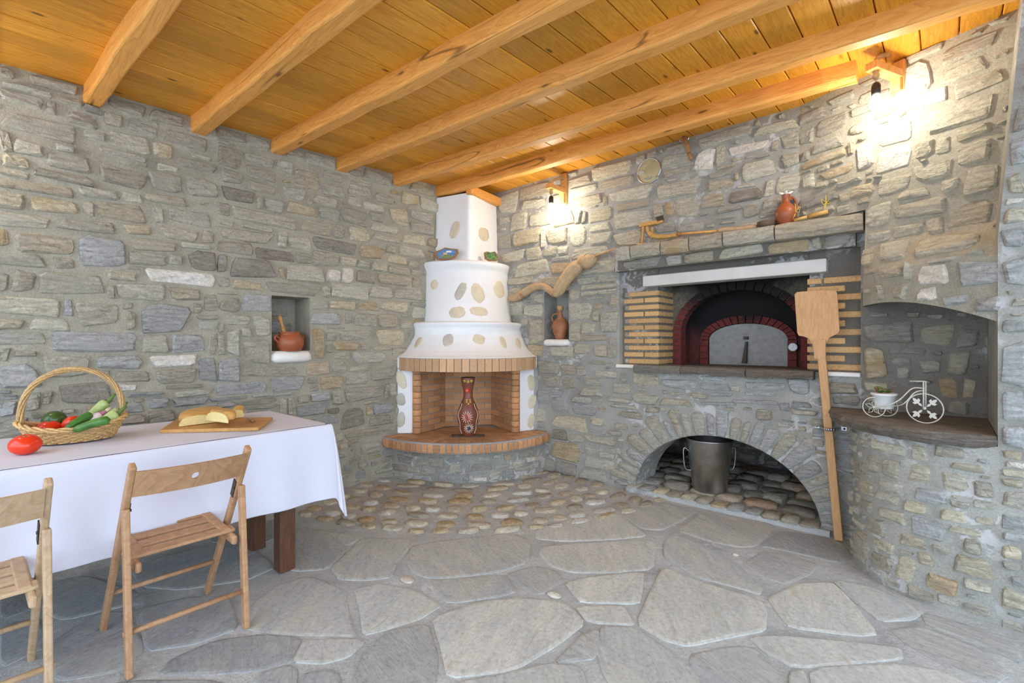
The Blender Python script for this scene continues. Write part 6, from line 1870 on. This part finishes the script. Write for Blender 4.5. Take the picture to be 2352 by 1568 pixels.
# round brass sieve cover and wooden peg on the wall
c = ony(1491, 393, RY); BR = speck_mat('dull_brass', (.42,.36,.20), .2, 14, .65, .001, metal=.1, var=0)
dk = thing('round_vent_cover', c, 'round dull brass cover set in the oven wall below the beam', 'vent')
G().lathe(c + Vector((0,.01,0)), [(.094,0),(.095,.016),(.088,.020)], 36, axis=(0,-1,0)).mk('cover_disc', BR, dk, True)
G().lathe(c + Vector((0,.01,0)), [(.098,-.01),(.104,.0),(.104,.020),(.098,.024),(.092,.020)], 36, axis=(0,-1,0), cap=False).mk('cover_ring', GALV, dk, True)
pk = thing('wooden_tap', ony(1572, 315, RY), 'old turned wooden peg sticking out of the wall under the ceiling', 'peg')
g = G().tube(spline([ony(1568,312,RY+.01), ony(1572,318,RY-.05), ony(1578,336,RY-.06), ony(1583,350,RY-.06)], 4), [.024,.023,.022,.021,.020,.020,.021,.022,.021,.019,.017,.016,.015], 9).mk('peg_body', OLDW, pk, True)
G().tube([ony(1582,351,RY-.06), ony(1587,367,RY-.06)], [.015,.013], 8).mk('peg_tip', OLDW, pk, True)
G().lathe(ony(1572, 318, RY), [(.040,0),(.042,.006),(.032,.010)], 16, axis=(0,-1,0)).mk('socket_ring', GALV, pk, True)

# ------------------------------------------------------------------ PIZZA PEEL with wall clip
yP = RY-.062
pe = thing('pizza_peel', onz(1925, 1238), 'wooden bread peel leaning blade up beside the oven', 'peel')
bl = [(1826,676),(1831,671),(1840,670),(1880,667),(1915,667),(1921,669),(1924,676),(1929,758),(1926,765),(1918,769),(1906,775),(1898,788),(1896,800),(1868,800),(1866,788),(1858,777),(1846,772),(1836,771),(1832,764)]
G().plate([ony(u, v, yP) for u, v in bl], (0,-1,0), .012).mk('blade', PEELW, pe)
hn = [(1867,798),(1898,798),(1897,825),(1937,1236),(1923,1238),(1873,825)]
hp0 = ony(1884, 780, yP-.008); hp1 = onz(1929, 1238); hp1.y = yP-.01; hp1.z = .004
bevel(G().bar(hp0, hp1, .046, .030, (1,0,0)).mk('handle', PEELW, pe), .005, 2)
nk = [(1869,780),(1897,780),(1897,823),(1871,823)]
G().plate([ony(u, v, yP-.012) for u, v in nk], (0,-1,0), .012).mk('neck', PEELW, pe)
cl_ = thing('pipe_clip', ony(1908, 980, RY), 'galvanised metal clip holding the peel handle to the wall', 'clip')
zc = ony(1908, 981, RY).z; xc = hp0.lerp(hp1, (hp0.z-zc)/(hp0.z-hp1.z)).x; pts = []
for i in range(13):
    a = math.pi*i/12; pts.append(Vector((xc - .055*math.cos(a)*1.0, RY-.006-.100*math.sin(a), zc)))
g = G()
for p, q in zip(pts, pts[1:]): g.bar(p, q, .018, .003, (0,0,1))
g.mk('strap', GALV, cl_, True)
for s in (-1, 1):
    o = G().bar((xc+s*.055, RY-.005, zc), (xc+s*.085, RY-.005, zc), .022, .004, (0,0,1)).mk('ear', GALV, cl_)
    G().lathe((xc+s*.073, RY-.007, zc), [(.007,0),(.006,.004),(.002,.005)], 10, axis=(0,-1,0)).mk('screw', IRON, cl_, True)

# ------------------------------------------------------------------ METAL BUCKET in the wood store
bz = .056; bp = onz(1629, 1136, bz); bp = Vector((bp.x-.045, bp.y+.13, bz))
bk = thing('metal_bucket', bp, 'tall tapered steel bucket with wire handles in the arched wood store', 'bucket')
G().lathe(bp, [(.120,0),(.124,.004),(.172,.395),(.176,.402),(.173,.406),(.168,.400),(.120,.012),(.001,.010)], 36).mk('bucket_body', METAL, bk, True)
for s in (-1, 1):
    d = R*s; z = lambda q: Vector((0,0,q))
    G().tube(spline([bp+d*.158+z(.30), bp+d*.195+z(.33), bp+d*.205+z(.29), bp+d*.190+z(.17), bp+d*.142+z(.155)], 5), .004, 7).mk('wire_handle', GALV, bk, True)

# ------------------------------------------------------------------ BICYCLE PLANTER on the slate
wz = .812; wire = M('cream_wire', (.74,.71,.62), .45)
bb = Vector((-.075, 3.175, wz)); bs = Vector((-.262, 3.29, wz)); fd = (bb-bs).normalized(); fn_ = Vector((-fd.y, fd.x, 0))
by = thing('bicycle_planter', (bb+bs)/2, 'white wire bicycle planter with flower rosette wheel on the slate counter', 'planter')
def wheel(c, r, axd, w=.003, nm='wheel'):
    pts = [c + fd_*math.cos(2*math.pi*i/36)*r + Vector((0,0,math.sin(2*math.pi*i/36)*r)) for i in range(36)]
    return G().tube(pts, w, 7, closed=True).mk(nm, wire, by, True)
fd_ = Vector((.97, -.24, 0)).normalized(); R1, R2 = .073, .052
c1 = bb + Vector((0,0,R1)); w1 = wheel(c1, R1, fd_, nm='front_wheel')
G().ball(c1, .008, 10, 8).mk('hub', wire, w1, True)
for a in range(4):
    q = math.pi/4 + a*math.pi/2; e = fd_*math.cos(q)+Vector((0,0,math.sin(q))); s_ = -fd_*math.sin(q)+Vector((0,0,math.cos(q)))
    g = G(); sh = [(.012,.0),(.024,.006),(.034,.003),(.040,.016),(.052,.017),(.049,.008),(.060,.006),(.068,0)]
    P = [c1+e*x+s_*y for x, y in sh] + [c1+e*x-s_*y for x, y in sh[::-1][1:-1]]
    nrm_ = e.cross(s_); g.plate([p-nrm_*.0015 for p in P], nrm_, .003); g.mk('rosette', wire, w1)
ctr = []
for s in (-1, 1):
    c2 = bs + fn_*(.0 if s < 0 else 0) + fn_*s*.045 + Vector((0,0,R2)); ctr.append(c2)
    w2 = wheel(c2, R2, fd_, .0026, 'rear_wheel'); G().ball(c2, .007, 8, 6).mk('hub', wire, w2, True)
    for a in range(5):
        q = .3 + a*2*math.pi/5; e = fd_*math.cos(q)+Vector((0,0,math.sin(q))); s_ = -fd_*math.sin(q)+Vector((0,0,math.cos(q)))
        G().tube([c2, c2+e*.022+s_*.010, c2+e*.042, c2+e*.022-s_*.010], .0018, 5, closed=True).mk('spoke_loop', wire, w2, True)
up = Vector((0,0,1))
for s in (-1, 1): G().tube([c1+fn_*s*.008, c1+fn_*s*.008+up*.135], .003, 7).mk('fork', wire, by, True)
G().tube([c1+up*.132-fd_*.060-fn_*.0, c1+up*.136, c1+up*.132+fn_*.02], .003, 7).mk('handlebar', wire, by, True)
G().tube(spline([c1+up*.10, c1-fd_*.05+up*.095, c1-fd_*.10+up*.035, c1-fd_*.15-up*.0, ctr[0]], 6), .003, 7).mk('frame_tube', wire, by, True)
G().tube(spline([c1+up*.09, c1-fd_*.04+up*.075, c1-fd_*.09+up*.01, ctr[1]], 6), .0028, 7).mk('frame_tube', wire, by, True)
G().tube([ctr[0], ctr[1]], .003, 7).mk('axle', wire, by, True)
pp_ = bs + Vector((0,0,R2-.004)) + fd_*.018
ringc = [pp_ + Vector((math.cos(2*math.pi*i/28)*.041, math.sin(2*math.pi*i/28)*.041, .0)) for i in range(28)]
G().tube(ringc, .0026, 6, closed=True).mk('pot_ring', wire, by, True)
pt_ = thing('flower_pot', pp_, 'small white plastic pot with succulent in the bicycle planter', 'pot')
WP = M('white_plastic', (.80,.80,.78), .4)
G().lathe(pp_+Vector((0,0,.002)), [(.040,0),(.042,.004),(.055,.066),(.060,.068),(.060,.078),(.056,.079),(.052,.070)], 26, cap=False).mk('pot_body', WP, pt_, True)
G().lathe(pp_+Vector((0,0,.066)), [(.001,.0),(.053,.0)], 20, cap=False).mk('soil', speck_mat('potting_soil', (.05,.035,.02), .4, 60, .95, .003, var=0), pt_)
su = thing('succulent_plant', pp_+Vector((0,0,.066)), 'little succulent with green and reddish rosettes in the white pot', 'plant')
rng = random.Random(3); LG = speck_mat('succulent_green', (.10,.17,.035), .4, 50, .4, 0, var=.4); LR = speck_mat('succulent_red', (.33,.07,.05), .4, 50, .4, 0, var=.4)
for q in range(4):
    cc = pp_ + Vector((rng.uniform(-.035,.035), rng.uniform(-.03,.03), .072+rng.uniform(.0,.028)))
    for r_ in range(2):
        for a in range(6):
            t = a*1.047+r_*.5+q; d = Vector((math.cos(t), math.sin(t), .55+r_*.7)).normalized()
            G().tube([cc, cc+d*.009, cc+d*.017, cc+d*.023], [.003,.0065,.006,.001], 6).mk('leaf', LR if (rng.random() < .35) else LG, su, True)
